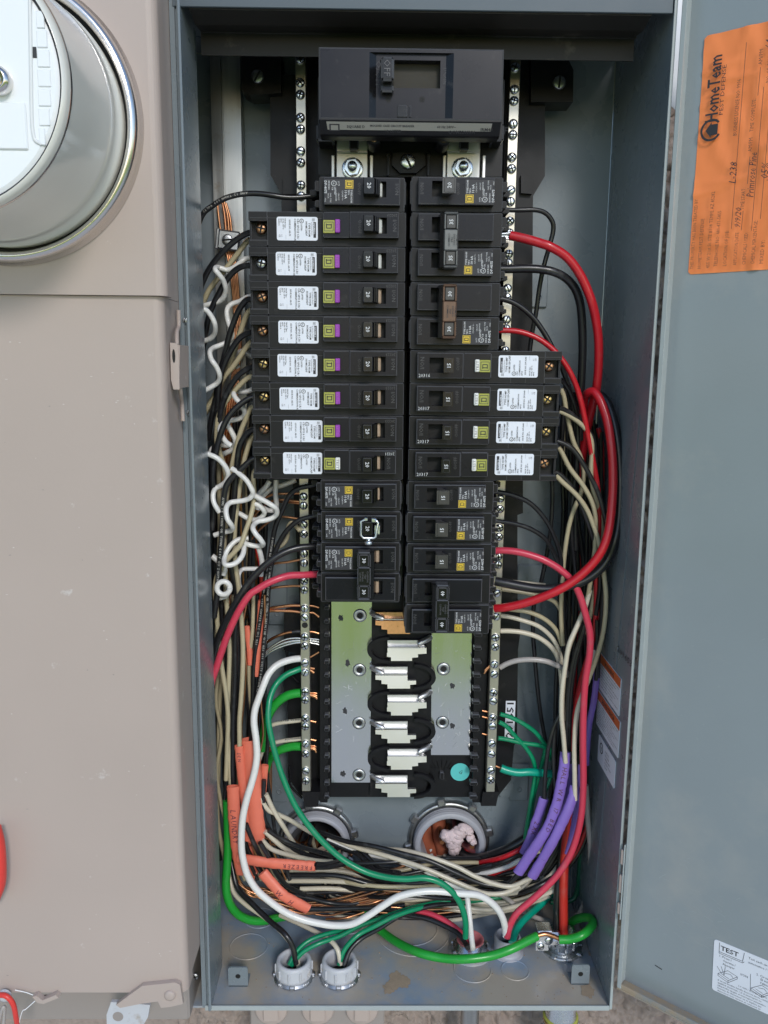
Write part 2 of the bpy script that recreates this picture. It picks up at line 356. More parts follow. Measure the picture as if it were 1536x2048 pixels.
mb.prism([(18, -36), (20, -36), (60, ZB + 60), (58, ZB + 60)], XR - .25, XR + .1, 'grey', 'x'); mb.build('right_side', enc)
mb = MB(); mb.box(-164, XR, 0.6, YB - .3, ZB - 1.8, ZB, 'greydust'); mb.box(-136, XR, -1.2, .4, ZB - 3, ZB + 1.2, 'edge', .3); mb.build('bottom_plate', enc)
mb = MB(); mb.box(-166, -164.4, 49, YB, ZB, ZT, 'grey'); mb.build('left_side', enc)
mb = MB(); mb.box(-164, XR, 0, YB, ZT + .2, ZT + 1.8, 'grey'); mb.build('top_plate', enc)
mb = MB()                                             # left front flange and the collar that runs back from it
prof = [(-138.4, 12), (-138.4, 0), (-134.9, -0.4), (-134.6, 1.2), (-133.2, 1.2), (-132.9, -3.2), (-131.9, -4), (-130.6, -3.2), (-130.6, 47), (-131.8, 47), (-131.8, 13), (-134, 12)]
mb.prism(prof, ZB - 1, ZT, 'grey', 'z')
mb.build('front_flange', enc)
for u, v in ((370.5, 641), (378, 825)):
    p = P(u, v, 0); mb = MB(); screw_head(mb, (p.x, p.y, p.z), 2.2, 1.2, 'zinc', 70); mb.build('screw', enc)
zs = P(800, 20, 0).z; zp = P(800, 66, 38).z; zq = P(820, 117, 39).z
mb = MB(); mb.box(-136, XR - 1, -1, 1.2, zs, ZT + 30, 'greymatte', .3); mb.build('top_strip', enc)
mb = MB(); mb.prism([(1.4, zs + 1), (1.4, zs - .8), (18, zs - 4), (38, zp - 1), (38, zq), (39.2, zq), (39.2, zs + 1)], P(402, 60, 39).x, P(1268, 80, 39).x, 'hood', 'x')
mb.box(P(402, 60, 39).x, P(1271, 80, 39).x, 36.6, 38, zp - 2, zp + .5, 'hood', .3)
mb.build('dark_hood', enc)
# tabs and knockouts on the bottom plate
for u0, u1, v0, v1 in ((457, 496, 1935, 1974), (1142, 1178, 1930, 1970)):
    b = PZ((u0 + u1) / 2, v1, ZB); s_ = sc(v1, b.y); wd = (u1 - u0) / s_ / 2; zt = P(u0, v0, b.y).z
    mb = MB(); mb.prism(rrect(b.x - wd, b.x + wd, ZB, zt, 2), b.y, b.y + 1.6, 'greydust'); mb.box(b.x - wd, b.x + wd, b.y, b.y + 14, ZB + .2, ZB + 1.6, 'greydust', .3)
    mb.m = [0] * len(mb.m); mb.mats = ['grey']
    mb.disc((b.x, b.y - .15, (ZB + zt) / 2 + 1), (0, -1, 0), 2.1, 'void'); mb.build('mounting_tab', enc)
for u, v, rp, rh in ((497, 1893, 37, 0), (945, 1938, 37, 0), (1030, 1941, 27, 0), (520, 1836, 30, 0), (826, 1862, 72, 0), (822, 1856, 52, .35), (700, 1850, 26, 0)):
    b = PZ(u, v, ZB); r = rp / sc(v, b.y)
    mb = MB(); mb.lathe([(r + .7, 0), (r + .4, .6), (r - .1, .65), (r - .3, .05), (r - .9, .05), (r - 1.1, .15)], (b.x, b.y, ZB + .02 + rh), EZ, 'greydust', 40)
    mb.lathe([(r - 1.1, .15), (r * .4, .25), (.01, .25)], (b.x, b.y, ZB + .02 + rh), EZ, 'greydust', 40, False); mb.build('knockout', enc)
# dirt stuck on the plate
mb = MB(); random.seed(3)
for u, v, rr in ((796, 1962, 27), (775, 1978, 14), (1192, 1905, 18), (1176, 1982, 18)):
    b = PZ(u, v, ZB); r = rr / sc(v, b.y); n = 40
    rad = lambda q: r * (.75 + .55 * noise.noise(Vector((1.3 * math.cos(q) + u, 1.3 * math.sin(q) + v, 1))) + .25 * noise.noise(Vector((4 * math.cos(q) + u, 4 * math.sin(q), 7))))
    vs = [(b.x + rad(6.2832 * i / n) * math.cos(6.2832 * i / n), b.y + 1.2 * rad(6.2832 * i / n) * math.sin(6.2832 * i / n), ZB + .35) for i in range(n)] + [(b.x, b.y, ZB + .6)]
    mb.add(vs, [(i, (i + 1) % n, n) for i in range(n)], 'stuccodirt')
for i in range(160):
    u, v = random.uniform(440, 1200), random.uniform(1840, 2000); b = PZ(u, v, ZB); r = random.uniform(.2, .5)
    if 1 < b.y < YB - 2 and b.x < XR - 2: mb.box(b.x - r, b.x + r, b.y - r, b.y + r, ZB, ZB + r, 'stuccodirt')
mb.build('dirt', enc, kind='stuff')
# embossed ears pressed from the back, small round marks
for u0, u1, v0, v1 in ((535, 575, 1120, 1250), (532, 585, 1500, 1605), (1036, 1082, 1130, 1225), (1062, 1094, 540, 615), (1022, 1056, 1528, 1602), (1000, 1022, 1560, 1595)):
    a, b = P(u0, v0, YB - 3), P(u1, v1, YB - 3); mb = MB(); mb.box(a.x, b.x, YB - 3, YB - .2, b.z, a.z, 'grey', .8)
    c = P((u0 + u1) / 2, v1 - 22, YB - 3); mb.lathe([(2.6, 0), (2.6, .8), (1.7, .8), (1.7, 0)], (c.x, YB - 3, c.z), (0, -1, 0), 'grey', 18); mb.build('raised_tab', enc)
# printed labels on the right side wall
def side_label(name, tl, tr, br, bl, head, lines, label):
    a, b, c, d = [PX(*q, XR) for q in (tl, tr, br, bl)]; y1, y0 = (a.y + d.y) / 2, (b.y + c.y) / 2; z1, z0 = (a.z + b.z) / 2, (c.z + d.z) / 2
    mb = MB(); mb.prism([(y1 - (y1 - p[0]), p[1]) for p in rrect(y0, y1, z0, z1, 1.6)], XR - .35, XR + .1, 'white_label', 'x')
    L = y1 - y0; H = z1 - z0; x = XR - .45
    if head:
        mb.add([(x, y0 + .6, z1 - .4), (x, y1 - .6, z1 - .4), (x, y1 - .6, z1 - H * .26), (x, y0 + .6, z1 - H * .26)], [(0, 1, 2, 3)], 'warn')
        mb.text(head, (x - .1, (y0 + y1) / 2, z1 - H * .21), H * .18, 'ink', -EY, EZ, 'C', True)
        zz = z1 - H * .34
    else: zz = z1 - H * .26
    stp = (zz - z0 - 1) / len(lines)
    for i, t in enumerate(lines):
        if head: mb.fit(t, (x, y1 - 2, zz - stp * i), (L - 4) * (0.97 - .12 * (i % 3)), stp * .72, 'ink', -EY, EZ)
        else: mb.text(t, (x, y1 - L * .42, zz - stp * i), stp * .7, 'ink', -EY, EZ)
    if not head: mb.lathe([(H * .2, 0), (H * .2, .1), (H * .16, .1), (H * .16, 0)], (x, y1 - L * .2, z1 - H * .35), (-1, 0, 0), 'ink', 24); mb.text('UL', (x, y1 - L * .2, z1 - H * .42), H * .18, 'ink', -EY, EZ, 'C', True)
    ob = mb.build(name, enc); ob['label'] = label
side_label('warning_label', (1198, 1300), (1245, 1361), (1237, 1427), (1196, 1376), 'WARNING', ['Hazardous voltage. Disconnect all power', 'before working inside this equipment.', 'Only qualified persons may install, wire', 'or service this panel. Replace all devices,', 'doors and covers before turning on power.', 'Failure to follow these instructions', 'will result in death or serious injury.'], 'upper white warning label with an orange header')
side_label('warning_label', (1197, 1382), (1242, 1442), (1236, 1515), (1192, 1447), 'ADVERTENCIA', ['Tension peligrosa. Desconecte la energia', 'antes de trabajar dentro del equipo.', 'Solo personal calificado debe instalar', 'y dar servicio. Vuelva a colocar todos', 'los dispositivos, puertas y cubiertas', 'antes de energizar el tablero.', 'El incumplimiento causara la muerte', 'o lesiones serias.'], 'second white warning label with an orange header')
side_label('rating_label', (1198, 1469), (1232, 1521), (1229, 1577), (1196, 1522), '', ['CLASS CTL', 'ENCLOSED', 'PANELBOARD', 'ISSUE NO. M-3209', 'Type 3R'], 'small white rating label without a header')
a, b = PX(1236, 1290, XR), PX(1260, 1312, XR); mb = MB(); mb.fit('201653', (XR - .3, a.y, a.z - 5), a.y - b.y + 6, 7, 'ink', -EY, EZ); mb.build('stamped_number', enc)
# conduit stubs through the back wall
for c, rin, rout, rlock, lab in ((HL, 26.5, 31.5, 37, 'grey plastic conduit hub in the left hole, most wires enter here'), (HR, 28, 34, 39.5, 'grey plastic conduit hub in the right hole, holding orange cables and foam')):
    t = thing('conduit_hub', lab, 'conduit fitting', (c.x, YB, c.z))
    mb = MB(); mb.lathe([(rin + 2, 130), (rin + 1, 130), (rin, 2), (rin, -15), (rin + 1.2, -16), (rout - 1.2, -16), (rout, -15), (rout, 0)], (c.x, YB, c.z), EY, 'pvc', 44)
    for k in range(3): mb.lathe([(rout + .1, -14 + 3 * k), (rout + .8, -13.4 + 3 * k), (rout + .8, -12.6 + 3 * k), (rout + .1, -12 + 3 * k)], (c.x, YB, c.z), EY, 'pvc', 44)
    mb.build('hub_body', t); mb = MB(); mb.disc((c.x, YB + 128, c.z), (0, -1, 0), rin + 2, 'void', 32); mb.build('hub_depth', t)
    mb = MB(); mb.lathe([(rout + 1, -.2), (rout + 1, -6), (rlock - 1.5, -6), (rlock, -4.5), (rlock, -.2)], (c.x, YB, c.z), EY, 'dullmetal', 44)
    for k in range(8):
        q = R(45 * k + 12); d = EX * math.cos(q) + EZ * math.sin(q); e = EX * -math.sin(q) + EZ * math.cos(q); o = Vector((c.x, 0, c.z))
        mb.box(-4, 4, YB - 7.5, YB - .4, rlock - 3, rlock + 4, 'dullmetal', 1.2, fr=lambda x, y, z: o + e * x + EY * y + d * z)
    mb.build('locknut', t)
# ---------------------------------------------------------------- door: opened well past a right angle, swung towards the camera
AL = R(41); D1 = Vector((math.cos(AL), -math.sin(AL), 0)); DN = Vector((-math.sin(AL), -math.cos(AL), 0)); DH = P(1330, 727, 2)
def PD(u, v, n=0):
    d = ray(u, v); o = Vector((0, -DC, 0)); p = o + d * ((DH + DN * n - o).dot(DN) / d.dot(DN)); return (p - DH).dot(D1), p.z
def DF(a, n, z): return DH * 1 + D1 * a + DN * n - EZ * DH.z + EZ * z
dz0 = P(1239, 1962, 0).z
mb = MB(); mb.box(0, 210, -2, 0, dz0, ZT + 10, 'door', 0, DF); door = mb.build('door', enc)
door['label'] = 'open hinged door with stickers on its inner face'
mb = MB(); mb.prism([(-.2, -2.2), (1.5, -2.2), (1.5, 10), (3.5, 11.5), (3.3, 12.6), (0.6, 12.6), (-.2, 11.4)], dz0 + 1, ZT + 10, 'edge', 'z', fr=lambda a, n, z: DF(a, n, z))
mb.build('hinge_edge', door)
mb = MB(); mb.box(-.1, 210, -2.1, 11.5, dz0 - 1.6, dz0 - .1, 'lipdust', .3, DF); mb.box(2, 210, 9.8, 11.6, dz0 + .1, dz0 + 4, 'lipdust', .4, DF); mb.build('bottom_lip', door)
mb = MB()
for v0, v1 in ((1692, 1722), (1742, 1778), (1798, 1820)):
    a, b = P(1258, v0, 0).z, P(1258, v1, 0).z; mb.box(-4.2, -.2, 7, 12.4, b, a, 'beige', .8, DF)
mb.box(-1.2, -.25, -2, 13.2, P(1258, 1828, 0).z, P(1258, 1680, 0).z, 'edge', .3, DF); mb.build('hinge', door)
# orange pest sticker
a0 = (PD(1408, 76)[0] + PD(1379, 545)[0]) / 2; z1, z0 = PD(1408, 74)[1], PD(1378, 549)[1]; Lz = z1 - z0
mb = MB(); nx, nz = 26, 90; vs = []
random.seed(11)
for k in range(nz + 1):
    for i in range(nx + 1):
        a, z = i * 78 / nx, Lz * k / nz
        h = 0.35 + max(0, noise.noise(Vector((a / 8, z / 22, 1)))) * 4.2 * (0.3 + 0.7 * (i / nx)) + max(0, noise.noise(Vector((a / 30, z / 7, 5)))) ** 2 * 3.5
        cr = 3.5
        if i == 0 and k in (0, nz): a += 1.6
        vs.append(DF(a0 + a, h, z0 + z))
fs = [(k * (nx + 1) + i, k * (nx + 1) + i + 1, (k + 1) * (nx + 1) + i + 1, (k + 1) * (nx + 1) + i) for k in range(nz) for i in range(nx)]
mb.add(vs, fs, 'orange_sticker', True); st = mb.build('orange_sticker', door)
mb = MB(); dn = 3.4
def st_text(t, a, f0, f1, size, m, bold=False): mb.fit(t, DF(a0 + a, dn, z0 + Lz * f0), Lz * (f1 - f0), size, m, EZ, -D1, bold)
def pa(u, v): return PD(u, v)[0] - a0
st_text('HomeTeam', 13.2, .638, .905, 11.5, 'ink', True); st_text('PEST DEFENSE', 16.6, .66, .86, 3.6, 'ink')
q = DF(a0 + 9.6, dn, z0 + Lz * .604)
mb.lathe([(7, 0), (7, .1), (5.6, .1), (5.6, 0)], q, DN, 'ink', 30, False, 40, 330)
mb.add([q + D1 * x + EZ * z for x, z in ((-3.6, 0), (.2, -5), (.2, 5))], [(0, 1, 2)], 'ink'); mb.add([q + D1 * x + EZ * z for x, z in ((.2, -3.4), (4.4, -3.4), (4.4, 3.4), (.2, 3.4))], [(0, 1, 2, 3)], 'ink')
for t, a, f0, f1, sz in (('THIS PROPERTY HAS BEEN TREATED BY:', 4.4, .02, .325, 3.4), ('HOMETEAM PEST DEFENSE', 9.6, .02, .235, 3.4), ('455 W 21st St. STE #108 TEMPE AZ 85282', 15.4, .02, .345, 3.4), ('TELEPHONE NO: 480-471-5855', 20.6, .025, .26, 3.4), ('BUSINESS LICENSE NO: 9906', 26.6, .565, .79, 3.4), ('LOCATION OF JOB:', 26.6, .025, .175, 3.4), ('APPLICATION DATE:', 33.2, .025, .165, 3.4), ('TIME START:', 35, .255, .345, 3.4), ('AM/PM', 37, .49, .545, 3.4), ('TIME COMPLETE:', 37, .57, .70, 3.4), ('AM/PM', 39, .83, .89, 3.4), ('CHEMICALS USED:', 39, .025, .16, 3.4), ('CHEMICAL PERCENTAGE:', 44.5, .025, .205, 3.4), ('NO. OF GALS:', 44.5, .755, .86, 3.4), ('MIXED BY:', 50, .025, .12, 3.4)):
    st_text(t, a, f0, f1, sz, 'pencil')
for a, f0, f1 in ((28, .18, .93), (34.5, .17, .25), (36, .36, .47), (38, .71, .82), (41, .165, .74), (46, .21, .74)): mb.line(DF(a0 + a, dn, z0 + Lz * f0), DF(a0 + a + .2, dn, z0 + Lz * f1), .35, 'pencil', DN)
def scrawl(t, a, f, sz, sx=.9): mb.text(t, DF(a0 + a, dn + .1, z0 + Lz * f), sz, 'ink', EZ, -D1, 'L', False, sx, .35)
scrawl('L-238', 28.5, .365, 6.5); scrawl('9/9/20', 33.6, .18, 5.5); scrawl('Primrose Pine', 40.5, .30, 6.5, .75); scrawl('64', 44.5, .88, 6.5); scrawl('.05%', 48.5, .36, 6.5)
mb.build('print', st)
# white test-instruction label, slightly turned
t0 = PD(1435, 1880); b0 = PD(1424, 1978); LW, LH = 74.0, t0[1] - b0[1]; tl = R(2.0)
def LF(x, y, n=.3): return DF(b0[0] + x * math.cos(tl) - y * math.sin(tl), n, b0[1] + x * math.sin(tl) + y * math.cos(tl))
mb = MB(); pl = rrect(0, LW, 0, LH, 2); mb.prism([(x, y) for x, y in pl], .05, .4, 'white_label', 'z', fr=lambda x, y, n: LF(x, y, n))
lx, ly = (LF(1, 0) - LF(0, 0)), (LF(0, 1) - LF(0, 0)); n_ = .5; k = LH / 37
def lt(t, x, y, sz, bold=False, sx=1): mb.text(t, LF(x, y * k, n_), sz, 'ink', lx, ly, 'L', bold, sx)
lt('TEST', 5, 31.2, 5.2, True, 1.15)
for (x0, y0, x1, y1) in ((4, 29.5, 21, 29.5), (4, 28.4, 21, 28.4), (21, 29.5, 22, 36), (4, 36, 4, 28.4), (21, 28.4, 22.2, 29.6)): mb.line(LF(x0, y0 * k, n_), LF(x1, y1 * k, n_), .35, 'ink', DN)
for t, x, y, sz in (('1. Press /', 4, 26, 2.5), ('Oprima /', 7, 23.6, 2.5), ('Appuyer', 7, 21.2, 2.5), ('I/ON', 20, 19.2, 2.5), ('Test each circuit breaker monthly', 25, 33, 2.5), ('automatico / Verifier mensuellement', 25, 30, 2.5), ('2. Circuit breaker trips', 31, 24, 2.5), ('El interruptor dispara', 34, 21.6, 2.5), ("l'alimentation coupee", 34, 19.2, 2.5), ('I = ON / CONECTADO / MARCHE', 19, 10.5, 2.0)): lt(t, x, y, sz)
for i, t in enumerate(('If circuit breaker handle does not move, contact a', 'qualified electrician. / Si el interruptor no', '(disparado) apague el interruptor automatico', 'manette du disjoncteur ne se deplace pas', 'disjoncteur hors tension et contactez un')): lt(t, 4, 8.4 - 1.9 * i, 1.9)
for ox in (3, 27):
    for (x0, y0, x1, y1) in ((1, 13.5, 8, 18.5), (8, 18.5, 15, 17), (15, 17, 8.5, 11.5), (8.5, 11.5, 1, 13.5), (1, 13.5, 1, 12), (1, 12, 8.5, 10), (8.5, 10, 15, 15.5), (15, 15.5, 15, 17), (8.5, 11.5, 8.5, 10), (4, 14.2, 9, 13), (6, 15.8, 10, 16.6), (10, 16.6, 12, 15)): mb.line(LF(ox + x0, y0 * k, n_), LF(ox + x1, y1 * k, n_), .3, 'ink', DN)
for (x0, y0, x1, y1) in ((9, 20.5, 8.5, 14.5), (3, 18.5, 7, 14), (6, 19.5, 8.5, 14), (27, 23, 27.5, 11)): mb.line(LF(x0, y0 * k, n_), LF(x1, y1 * k, n_), .3, 'ink', DN)
mb.build('instruction_label', door)
# stains and scratches left on the door
M['scuff'] = mat('pale_scuff', (0.36, 0.40, 0.415), 0.5)
M['fleck'] = mat('chipped_fleck', (0.60, 0.56, 0.53), 0.6)
mb = MB(); random.seed(5)
a, z = PD(1310, 1930); b, z2 = PD(1324, 1939); mb.line(DF(a, .12, z), DF(b, .12, z2), .9, 'ink', DN)
for k in range(70):
    u, v = (random.gauss(1375, 48), random.gauss(1810, 48)) if k < 50 else (random.uniform(1290, 1530), random.uniform(900, 1900)); a, z = PD(u, v); ln = random.uniform(2, 9) if k < 50 else random.uniform(.6, 2.5); q = R(random.gauss(-24, 14)) if k % 3 else R(random.gauss(28, 12)); w_ = random.uniform(.1, .22); pv = None
    if a < 3 or z < dz0 + 6: continue
    for j in range(5):
        c = DF(a + ln * j / 4 * math.cos(q) , .1, z + ln * j / 4 * math.sin(q) - .05 * ln * (j / 2 - 1) ** 2)
        if pv is not None: mb.line(pv, c, w_, 'scuff', DN)
        pv = c
mb.build('scratches', door, kind='stuff')
# paper showing in the gap between box and door
mb = MB(); a, b = P(1338, 30, 70), P(1360, 226, 70); mb.add([(a.x - 3, 70, a.z + 60), (b.x + 3, 70, a.z + 60), (b.x + 3, 70, b.z - 3), (a.x - 3, 70, b.z + 12)], [(0, 1, 2, 3)], 'paper'); mb.add([(a.x - 3, 70.5, a.z + 60), (b.x + 3, 70.5, a.z + 60), (b.x + 3, 70.5, b.z - 3), (a.x - 3, 70.5, b.z + 12)], [(3, 2, 1, 0)], 'paper')
mb.build('white_sheet', label='white sheet showing in the gap between panel box and open door, at the top', cat='paper', o=(a.x, 70, b.z))
# ---------------------------------------------------------------- beige meter cabinet on the left
cab = thing('meter_cabinet', 'beige painted steel meter cabinet left of the open grey panel', 'meter cabinet', (-240, 60, ZB))
FY = -52.0; xl = P(376, 1985, FY).x; xu = P(332, 585, FY - 3).x; zsplit = P(200, 590, FY - 3).z; zl = P(200, 1985, FY).z
def rounded(x0, x1, y0, y1, r): return [(x0, y1), (x0, y0)] + [(x1 - r + r * math.cos(R(-90 + 15 * i)), y0 + r + r * math.sin(R(-90 + 15 * i))) for i in range(7)] + [(x1, y0 + 16), (-138.7, y0 + 19), (-138.7, y1)]
mb = MB(); mb.prism(rounded(-460, xl, FY, 44, 6), zl, zsplit - .3, 'beige', 'z', smooth=False); lowc = mb.build('lower_cover', cab)
mb = MB(); mb.prism(rounded(-460, xu, FY - 3.5, 44, 6), zsplit, ZT + 150, 'beige', 'z'); mb.build('upper_cover', cab)
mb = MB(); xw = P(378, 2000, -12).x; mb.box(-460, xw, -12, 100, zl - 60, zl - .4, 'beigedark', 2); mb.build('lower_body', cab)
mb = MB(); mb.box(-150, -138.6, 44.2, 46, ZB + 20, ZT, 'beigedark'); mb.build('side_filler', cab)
p = P(200 + 190, 1962, 2); mb = MB(); screw_head(mb, (p.x - 1, 7.5, p.z), 3, 1.6, 'dullmetal', 20, cross=True); mb.build('screw', cab)
# latch plate with rivet, hasp tongue with hole
def pf(pts, Y): return [(P(u, v, Y).x, P(u, v, Y).z) for u, v in pts]
mb = MB(); mb.prism(pf([(232, 2010), (284, 1972), (350, 1965), (360, 1970), (366, 2008), (340, 2014), (322, 2016), (316, 2003), (285, 2007), (240, 2016)], FY - 4), FY - 4, FY - .3, 'beige')
c = P(340, 1990, FY - 4); mb.lathe([(4.2, 0), (4, 1.2), (2.6, 1.9), (.01, 2)], c, (0, -1, 0), 'beige', 20); mb.build('latch_plate', cab)
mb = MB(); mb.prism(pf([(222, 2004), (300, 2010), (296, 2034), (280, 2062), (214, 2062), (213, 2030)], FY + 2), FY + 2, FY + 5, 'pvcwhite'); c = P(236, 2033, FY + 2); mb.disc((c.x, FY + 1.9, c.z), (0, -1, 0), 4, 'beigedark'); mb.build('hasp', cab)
mb = MB(); mb.prism(pf([(66, 1992), (76, 2004), (88, 2006), (118, 1994), (112, 1988), (86, 1999), (74, 1990)], FY - 4), FY - 5, FY - .4, 'beige'); mb.prism(pf([(75, 1990), (108, 1989), (87, 1999)], FY - .3), FY - .35, FY - .2, 'void'); mb.build('seal_loop', cab)
mb = MB(); mb.add([P(u, v, FY + 30) for u, v in ((350, 690), (380, 690), (380, 800), (350, 800))], [(0, 1, 2, 3)], 'beigedark')
mb = MB(); c = P(10, 1990, FY - 3); mb.lathe([(5, 0), (5, 1.5), (3, 2.4), (.01, 2.6)], c, (0, -1, 0), 'pvcwhite', 18); mb.build('rivet', cab)
mb = MB(); random.seed(9)
for k in range(46):
    u, v = random.uniform(5, 350), random.uniform(620, 1960); c = P(u, v, FY - .15); n = 7; rx_, rz_ = random.uniform(.3, 1.3), random.uniform(.2, .5)
    if c.x < xl - 10: mb.add([(c.x + rx_ * random.uniform(.6, 1.2) * math.cos(6.283 * i / n), FY - .12, c.z + rz_ * random.uniform(.6, 1.2) * math.sin(6.283 * i / n)) for i in range(n)], [list(range(n))], 'fleck' if k % 5 else 'beigedark')
mb.build('paint_flecks', cab, kind='stuff')
# side latch bracket between cabinet and panel flange
lt_ = thing('latch_bracket', 'beige folded steel latch bracket sticking out between the beige cabinet and grey flange', 'latch', tuple(P(350, 740, -2)))
mb = MB(); mb.prism(pf([(340, 685), (355, 687), (358, 720), (359, 779), (347, 779), (342, 760)], -40), -40, -37.5, 'beige'); c = P(347.5, 712, -40.2)
mb.prism([(c.x + 1.0 * math.cos(R(30 * k)), c.z + 4.5 * math.sin(R(30 * k))) for k in range(12)], -40.3, -40.05, 'void'); mb.prism(pf([(355, 690), (360, 690), (360, 776), (356, 776)], -38), -39, -12, 'beige'); mb.build('latch_tab', lt_)
mb = MB(); mb.tube(spline([P(357, 620, -12), P(357.5, 652, -12), P(354, 664, -22), P(354, 690, -28), P(358, 740, -28), P(361, 782, -28), P(364, 806, -14), P(366, 842, -13)], 4), 1.5, 'beige', 6); mb.build('strap', lt_)
# the meter
mc = P(8, 244, FY - 4); mt = thing('electric_meter', 'round utility meter with white face in a shiny metal ring, on the beige cabinet', 'electricity meter', (mc.x, FY, mc.z))
o = (mc.x, 0, mc.z)
K = .943
def mlathe(name, prof, m, seg=96, smooth=True): mb = MB(); mb.lathe([(r * K if r > 1 else r, y) for r, y in prof], o, EY, m, seg, smooth); return mb.build(name, mt)
mlathe('meter_ring', [(81.5, -56), (82, -63), (83.5, -66.5), (86, -66.5), (88, -64.5), (88.8, -61), (88.4, -58), (90.5, -56.5), (90.5, -55.6)], 'chrome')
mlathe('gap_ring', [(82, -57), (77, -58), (77, -57)], 'void')
mlathe('cover_side', [(79.2, -57), (79.2, -66), (78.2, -67), (77.6, -74), (78, -80), (77.5, -84), (76.2, -90), (74.8, -106), (73.6, -122), (72.9, -131), (72.3, -136), (71, -138.6), (69.8, -139)], 'meterside')
mlathe('front_rim', [(69.8, -139), (69, -138.6), (68.2, -137)], 'ink'); mlathe('front_bead', [(72.9, -131.5), (73.3, -132.4), (72.7, -133.4)], 'chrome')
mlathe('face_plate', [(68.2, -137), (66, -138), (.01, -138)], 'meterface', 96, False)
for k in range(7):
    v0 = 22 + 39 * k; w1 = [90, 96, 101, 103, 103, 101, 92][k]
    a, b = P(72 + k, v0, -138), P(w1, v0 + 35, -138); mb = MB(); mb.box(a.x, b.x, -138.7, -137.9, b.z, a.z, 'meterface', .35); mb.build('slot_cover', mt)
mb = MB(); mb.tube(spline([P(60, -10, -138), P(62, 130, -138), P(66, 265, -138), P(84, 290, -138)], 8), 1.1, 'meterwhite', 6)
a, b = P(-90, 204, -138), P(58, 300, -138); mb.box(a.x, b.x, -139.4, -137.9, b.z, a.z, 'meterface', .6); mb.build('face_ridge', mt)
a, b = P(64, 94, -138), P(74, 116, -138); mb = MB(); mb.box(a.x, b.x, -138.3, -137.9, b.z, a.z, 'ink'); mb.build('optical_port', mt)
c = P(0, 165, -138); mb = MB(); mb.lathe([(7, 0), (7, 5), (5.2, 7), (4.6, 7), (4.4, 4), (.01, 4)], c, (0, -1, 0), 'chrome', 24); mb.build('seal_nut', mt)
# red tag, red wire loop and grey wire at the lower left edge
mb = MB(); mb.tube(spline([P(-6, 1655, FY - 12), P(2, 1690, FY - 12), P(5, 1735, FY - 12), P(3, 1770, FY - 11), P(-8, 1800, FY - 10)], 6), 2.6, 'redplastic', 10, ell=1.6); mb.build('red_strap', label='red plastic strap at the left edge of the photo, in front of the beige cabinet', cat='strap')
mb = MB(); mb.tube(spline([P(-8, 1990, FY - 6), P(12, 1992, FY - 8), P(26, 2008, FY - 8), P(32, 2035, FY - 6), P(36, 2062, FY)], 7), 1.9, 'redplastic', 10); mb.build('red_loop_wire', label='thick red wire looping out of the lower left corner below the beige cabinet', cat='wire')
mb = MB(); mb.tube(spline([P(-4, 2050, FY), P(4, 2020, FY - 2), P(9, 2015, FY - 2), P(8, 2040, FY), P(4, 2064, FY)], 6), 1.3, 'w_grey', 8); mb.build('grey_loop_wire', label='short grey wire loop under the red loop in the lower left corner', cat='wire')
mb = MB(); mb.tube(spline([P(30, 1980, FY - 4), P(52, 1985, FY - 4), P(66, 1990, FY - 4)], 4), .35, 'paper', 5); mb.tube(spline([P(70, 2002, FY - 5), P(52, 2018, FY - 5), P(44, 2024, FY - 5), P(36, 2056, FY - 3)], 5), .35, 'paper', 5); mb.build('seal_wire', label='thin white seal wire tied to the small loop at the cabinet foot', cat='wire')
# hubs, conduit and connector under the panel
hp = thing('hub_plate', 'beige plate with three round closing caps just under the grey panel', 'closure plate', tuple(P(640, 2060, 40)))
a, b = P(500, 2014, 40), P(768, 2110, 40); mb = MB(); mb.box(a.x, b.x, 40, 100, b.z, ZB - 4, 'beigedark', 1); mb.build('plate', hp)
for u in (543, 636, 724):
    c = P(u, 2016, 40); mb = MB(); mb.lathe([(14, 0), (14, 3), (12.6, 4), (.01, 4)], (c.x, 40, c.z), (0, -1, 0), 'beige', 32); mb.box(c.x - 7, c.x + 7, 34, 36.5, c.z - 9, c.z + 9, 'beige', 2.4); mb.build('closing_cap', hp)
def pipe(name, u, prof, y, label, cat, m):
    c = P(u, 2013, y); t = thing(name, label, cat, (c.x, y, ZB - 3)); return c, t
c, t = pipe('conduit', 940, None, 70, 'vertical galvanised steel conduit below the bottom of the panel', 'conduit', 0)
mb = MB(); mb.lathe([(8.0 + (.5 if i % 2 else 0), -3 - 1.5 * i) for i in range(72)] + [(8.0, -112), (8.0, -900)], (c.x, 70, ZB), EZ, 'galv', 24); mb.build('pipe', t)
c, t = pipe('conduit_connector', 1122, None, 66, 'shiny conduit connector with a yellow ring below the panel corner', 'conduit fitting', 0)
zk = P(1122, 2026, 66).z - ZB
mb = MB(); mb.lathe([(13.6, -2), (13.6, zk + 2), (14.2, zk), (14.2, zk - 8), (16.4, zk - 8.6), (16.4, zk - 30), (13, zk - 32), (13, -900)], (c.x, 66, ZB), EZ, 'zinc', 28)
for k in range(6): q = R(60 * k + 10); d = Vector((math.cos(q), math.sin(q), 0)); e = Vector((-d.y, d.x, 0)); mb.box(-4, 4, 15, 17.6, zk - 28, zk - 10, 'dullmetal', 1, lambda x, y, z: Vector((c.x, 66, ZB)) + e * x + d * y + EZ * z)
mb.build('connector_body', t)
mb = MB(); mb.lathe([(14.3, zk - 1), (16, zk - 1.8), (16, zk - 3.4), (14.3, zk - 4)], (c.x, 66, ZB), EZ, 'olive', 32); mb.lathe([(14.3, zk - 4.6), (15.8, zk - 5), (15.8, zk - 6.4), (14.3, zk - 7)], (c.x, 66, ZB), EZ, 'brass', 32); mb.build('sealing_ring', t)
